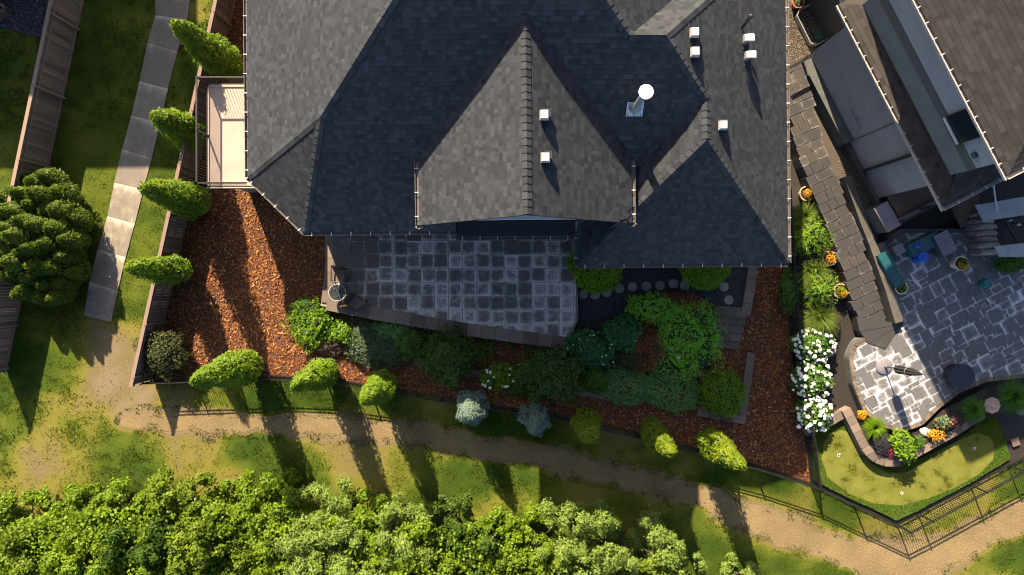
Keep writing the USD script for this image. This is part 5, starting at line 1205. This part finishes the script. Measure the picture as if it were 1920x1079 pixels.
nplane([(-3.8, 16.26), (.235, 20.3), (.235, 22.8), (-3.8, 26.8)], .17, 'upper_roof', 'shingle_dark', 'n6', (1, 0), z_at=(-3.8, 0, 8.8), slope=.45, wmin=.17, wmax=.32)
nplane([(.235, 22.8), (4.27, 26.8), (-3.8, 26.8)], .22, 'upper_roof', 'shingle_dark', 'n7', (0, -1), z_at=(0, 26.8, 8.8), slope=.45, tile=False)
def ngutter(a, b, z, out, m='gutter_white'):
    a, b, out = np.array(a, float), np.array(b, float), np.array(out, float); w = .11
    mb = MB()
    def seg(o0, o1, z0, z1):
        q = [NW(*(a + out * o0), 0), NW(*(b + out * o0), 0), NW(*(b + out * o1), 0), NW(*(a + out * o1), 0)]
        if np.cross((q[1] - q[0])[:2], (q[2] - q[1])[:2]) < 0: q = q[::-1]
        mb.hexa(np.array([[x[0], x[1], z0] for x in q] + [[x[0], x[1], z1] for x in q]))
    seg(.10, .125, z - .10, z + .005); seg(0, .10, z - .10, z - .085); seg(-.02, 0, z - .12, z - .03)
    gp = put(mb, 'gutter', m, nh)
    n = int(np.linalg.norm(b - a) / .55)
    for k in range(1, n):
        q = a + (b - a) * k / n
        put(MB().bar(NW(*(q - out * .02), z + .012), NW(*(q + out * .14), z + .012), .028, .02), 'hanger', 'hanger_grey', gp)
ngutter((-3.87, 16.05), (4.98, 16.05), 5.2, (0, -1)); ngutter((4.87, 16.05), (4.87, 21.4), 5.2, (1, 0)); ngutter((-3.87, 16.17), (-3.87, 20), 5.2, (-1, 0))
ngutter((-3.8, 16.26), (4.38, 16.26), 8.8, (0, -1)); ngutter((4.27, 16.26), (4.27, 26), 8.8, (1, 0))
# the low wing beyond the first wall and window well
put(nbox(MB(), -9, -3.12, 17.75, 24, 0, 4.6), 'rear_wing', 'dark_siding', nh)
ww = thing('window_well', 'galvanised window well with a green glass floor in the pebbles', 'window well', (*P(1530, 45)[:2], 0))
o_, i_ = Polygon(P2([(1558, 68), (1532, 82), (1521, 80), (1496, 30), (1500, 18), (1524, 8)], .4)).buffer(.03), None
ring = o_.exterior.buffer(.02)
put(MB().prism(ring.intersection(o_.buffer(.02)), -.05, .42), 'steel_wall', 'galvanised', ww)
put(MB().sheet(o_.buffer(-.03), -.02 + .14), 'well_floor', 'black_metal', ww)
put(MB().prism(Polygon(P2([(1556, 66), (1534, 78), (1526, 60), (1546, 46)], .15)), .13, .16), 'floor_window', 'water', ww)
gb = thing('garden_edging_bar', 'short dark timber lying across the pebbles at the top of the steps', 'edging', (*P(1500, 115)[:2], .1))
put(MB().bar(P(1480, 128, 1.78), P(1524, 105, 1.78), .09, .09), 'timber', 'black_metal', gb); put(MB().box(P(1502, 116.5, .9), (.08, .08, 1.65)), 'stake', 'black_metal', gb)

# lower deck edge, stair and stone fire surround behind the house
dk2 = thing('lower_deck', 'dark shaded deck with brown edge beams behind the right hand house', 'deck', NW(5.3, 18, 0))
put(nbox(MB(), 4.02, 5.05, 16.4, 23, 1.2, 1.35), 'deck_floor', 'dark_wood', dk2)
put(nbox(MB(), 5.06, 5.20, 15.9, 21.2, 1.25, 1.5, .6), 'edge_beam', 'dark_wood', dk2)
put(nbox(MB(), 5.24, 5.34, 15.9, 21.2, 1.05, 1.28, .9), 'edge_beam', 'wood', dk2)
for o in np.arange(16.0, 21.2, 1.25): put(nbox(MB(), 5.08, 5.18, o, o + .1, 1.5, 2.3), 'railing_post', 'black_metal', dk2)
put(nbox(MB(), 5.09, 5.16, 15.95, 21.2, 2.3, 2.36), 'hand_rail', 'black_metal', dk2)
sr = thing('deck_stair', 'dark narrow stair between the stone table and the fire surround', 'stairs', NW(6.4, 19.7, 0))
for k in range(6): put(nbox(MB(), 5.4 + k * .24, 5.63 + k * .24, 19.0, 20.0, .62, 1.4 - k * .14, .2 + .1 * k), 'tread', 'dark_wood', sr)
put(MB().bar(NW(5.4, 20.1, 2.3), NW(6.9, 20.1, 1.55), .05, .05), 'hand_rail', 'galvanised', sr)
put(MB().bar(NW(6.9, 20.1, .6), NW(6.9, 20.1, 1.55), .05, .05), 'rail_post', 'galvanised', sr)
# stone outdoor fire surround with grey caps
fp = thing('outdoor_fireplace', 'stone outdoor fireplace with grey cap slabs at the right edge', 'fireplace', (*P(1880, 430)[:2], 0))
zf = 1.7
put(MB().prism(Polygon(P2([(1830, 385), (1960, 362), (1960, 398), (1846, 415)], zf)), 1.6, zf), 'cap_slab', 'grey_cap', fp)
put(MB().prism(Polygon(P2([(1866, 462), (1960, 452), (1960, 482), (1876, 482)], zf)), 1.6, zf), 'cap_slab', 'grey_cap', fp)
r = rg('fire')
for k in range(7):
    y0 = 398 + k * 11.5
    a0, a1 = P(1828 + k * 1.5 + r.uniform(-3, 3), y0, 1.2), P(1862 + k * 1.0 + r.uniform(-3, 3), y0 + 10.5, 1.2)
    ico = trimesh.creation.icosphere(3, 1.0); v = np.sign(ico.vertices) * np.abs(ico.vertices) ** .55
    v = v * (1 + .5 * (meshkit.fbm(ico.vertices * 1.6 + k * 5.1 + 9, 3, k) - .5)[:, None]) * [abs(a1[0] - a0[0]) * .52, abs(a1[1] - a0[1]) * .62, .75]
    put(MB().add(v + [(a0[0] + a1[0]) / 2, (a0[1] + a1[1]) / 2, .75 + .05 * (k % 3)], ico.faces), 'stone', 'cast_stone', fp)
put(MB().prism(Polygon(P2([(1846, 416), (1960, 399), (1960, 451), (1866, 461)], 1.0)), .5, .9), 'hearth', 'soil', fp)
put(MB().bar(P(1882, 408, 1.3), P(1908, 455, 1.3), .08, .1), 'grate_bar', 'black_metal', fp); put(MB().bar(P(1848, 418, 1.3), P(1862, 458, 1.3), .06, .1), 'grate_bar', 'black_metal', fp)
for i, (x, y) in enumerate(((1893, 424), (1898, 413), (1904, 418), (1914, 421))):
    p = P(x, y, 1.2); put(MB().lathe(p - [0, 0, .2], [(0, 0), (.05, 0), (.06, .1), (.02, .2), (0, .2)], 10), 'ornament', 'white_stone' if i % 2 else 'black_metal', fp)
bush('leafy_shrub', 'dark leafy shrub below the outdoor fireplace at the right edge', 'shrub', (1895, 496), 30, 15, .7, 'mid_leaf', (.09, .06), z0=ZN, amp=.4)

# ------------------------------------------------------------------ top left corner: stones and planter in the next garden
put(MB().sheet(Polygon(P2([(-40, -40), (100, -40), (84, 72), (40, 62), (-40, 40)], .02)), .03), 'stone_bed', 'black_rock', kind='structure', label='bed of blue grey stones in the top left garden', cat='ground')
stones(scatter(Polygon(P2([(-20, -20), (96, -20), (82, 70), (0, 48)])), 1300, 9), .03, 9, .06, 'blue_stones', 'blue_stone', 'loose blue grey stones in the top left garden')
pl = thing('wooden_planter', 'brown timber planter corner at the top left edge', 'planter', P(2, 20))
put(MB().bar(P(-30, -12, .3), P(16, 18, .3), .12, .5, tone=.4), 'plank', 'wood', pl); put(MB().bar(P(16, 22, .3), P(-20, 40, .3), .12, .5, tone=.3), 'plank', 'dark_wood', pl)

# ------------------------------------------------------------------ neighbouring house out of frame, upper left
fh = thing('corner_house', 'neighbouring house standing beyond the top left corner', 'house', (-25.8, 24, 0))
put(MB().box((-26, 24, 4.3), (13.6, 13, 8.6)), 'wall', 'siding', fh)
rm = MB(); q = np.array([[-34.6, 16.9, 8.6], [-19.8, 16.9, 8.6], [-19.8, 31.1, 8.6], [-34.6, 31.1, 8.6], [-29, 24, 12.8], [-25.4, 24, 12.8]]) + [1.2, 0, 0]
rm.add(q, [[0, 1, 5], [0, 5, 4], [1, 2, 5], [2, 3, 4], [2, 4, 5], [3, 0, 4], [0, 2, 1], [0, 3, 2]]); put(rm, 'roof', 'shingle', fh)

# ------------------------------------------------------------------ wood along the bottom
kinds = {'g': ('wood_leaf', 'green'), 'p': ('wood_leaf_pale', 'pale grey green'), 'y': ('wood_leaf_yellow', 'yellow green'), 'd': ('wood_leaf_deep', 'deep green')}
def wood_tree(px, rp, h, k, label, seed):
    """A broad-leaved tree seen from above: trunk, limbs and a crown of several lobes of leaves."""
    m = kinds[k][0]; zc = h * .62; cc = P(*px, zc); R = rp * (CAM_H - zc) / F; r = rg('wt', seed)
    t = thing('wood_tree', label, 'tree', (cc[0], cc[1], 0), 'trees of the wood along the bottom')
    b = np.array([cc[0], cc[1], -.05]); tr = MB().tube(b, b + [0, 0, h * .55], .09, .05, 7); vs, fs, n0 = [], [], 0
    lobes = []
    for i in range(36):
        a = r.uniform(0, 6.283); d = R * 1.4 * math.sqrt(r.uniform(0, 1)); lr = R * r.uniform(.12, .34)
        lobes.append((cc + [d * math.cos(a), d * math.sin(a), h * r.uniform(-.34, .26) - .10 * h * (d / R)], lr))
    mb = MB()
    for i, (lc, lr) in enumerate(lobes):
        if i % 3 == 0: tr.tube(b + [0, 0, h * .3], lc, .035, .010, 5)
        n = int(min(800, 900 * lr ** 2 * 4 + 70)); st = np.array([1, 1, r.uniform(.8, 1.9)])
        o, nr = crown_points(n, (seed, i), lr, lr, lr * st[2], 2.6, .75, zmin=-.35, depth=.6)
        v, f = leaf_mesh(o + lc, nr + [0, 0, .5], .13 if k != 'p' else .14, .095 if k != 'p' else .05, (seed, i), jit=.7, up=(nr + [0, 0, .6]) if k == 'p' else None)
        mb.add(v, f)
    put(tr, 'trunk', 'bark', t); put(mb, 'crown', m, t)
wood = [((45, 965), 55, 2.2, 'g'), ((140, 945), 52, 2.4, 'g'), ((235, 935), 52, 2.8, 'g'), ((330, 935), 55, 3.0, 'y'), ((425, 940), 52, 3.0, 'g'), ((515, 945), 50, 3.0, 'g'), ((605, 955), 52, 2.8, 'p'),
        ((690, 965), 46, 2.8, 'g'), ((775, 970), 45, 2.8, 'p'), ((855, 968), 42, 2.6, 'd'), ((925, 1000), 46, 2.8, 'g'), ((1000, 1020), 50, 3.0, 'g'), ((1085, 1015), 58, 4.2, 'p'), ((1180, 1030), 56, 4.2, 'p'),
        ((1270, 1072), 44, 3.2, 'p'), ((60, 1055), 62, 3.0, 'y'), ((170, 1045), 60, 3.4, 'g'), ((280, 1030), 60, 3.6, 'd'), ((385, 1035), 58, 3.8, 'y'), ((490, 1040), 58, 3.6, 'g'), ((595, 1045), 58, 3.6, 'p'),
        ((700, 1050), 58, 3.6, 'p'), ((800, 1050), 55, 3.6, 'g'), ((900, 1068), 55, 3.6, 'd'), ((1000, 1090), 55, 3.6, 'y'), ((1100, 1090), 55, 4.0, 'p'), ((1390, 1078), 30, 1.4, 'p'), ((560, 1095), 50, 3.4, 'g'), ((330, 1095), 55, 3.6, 'g'), ((1200, 1095), 50, 3.8, 'y'), ((760, 1100), 55, 3.6, 'g')]
place = ['at the left edge above the corner', 'second along the upper edge', 'third along the upper edge', 'fourth along the upper edge', 'fifth along the upper edge', 'where the second cedar shadow ends', 'right of the second cedar shadow', 'where the third cedar shadow ends',
         'left of the fourth shadow', 'at the tip of the fourth shadow', 'below the small shadow in mid lawn', 'left of the two tall feathery trees', 'tall, feathery, left of the pair', 'tall, feathery, right of the pair',
         'at the right end of the wood', 'filling the bottom left corner', 'second along the bottom from the left', 'in the hollow at lower left', 'fourth in the lower row', 'fifth in the lower row', 'sixth in the lower row', 'seventh in the lower row', 'eighth in the lower row',
         'ninth in the lower row', 'below the two tall feathery trees, to the left', 'below the two tall feathery trees', 'standing alone by the path at the bottom', 'cut by the bottom edge in mid left', 'cut by the bottom edge at far left', 'cut by the bottom edge at right', 'cut by the bottom edge at centre']
wood = [((x, y + (24 if y < 1010 and x < 950 else 10) + (14 if x < 260 and y < 1010 else 0)), rp * .95, h * .88 if k != 'p' else h, k) for (x, y), rp, h, k in wood]
for i, (px, rp, h, k) in enumerate(wood):
    wood_tree(px, rp, h, k, f'{kinds[k][1]} leafy tree of the wood, {place[i]}', i)
under = Polygon(P2([(-40, 975), (150, 945), (330, 922), (520, 935), (700, 960), (860, 970), (960, 1005), (1060, 1010), (1200, 1020), (1310, 1075), (1330, 1130), (-40, 1130)]))
xy = scatter(under, 52000, 41); r = rg('under'); n = len(xy)
v, f = leaf_mesh(np.column_stack([xy, r.beta(1.5, 1.4, n) * 2.1 + .05]), np.tile([0, 0, 1.0], (n, 1)), .16, .11, 'under')
put(MB().add(v, f), 'undergrowth', 'wood_leaf', kind='stuff', label='low leafy undergrowth on the floor of the bottom wood', cat='undergrowth')
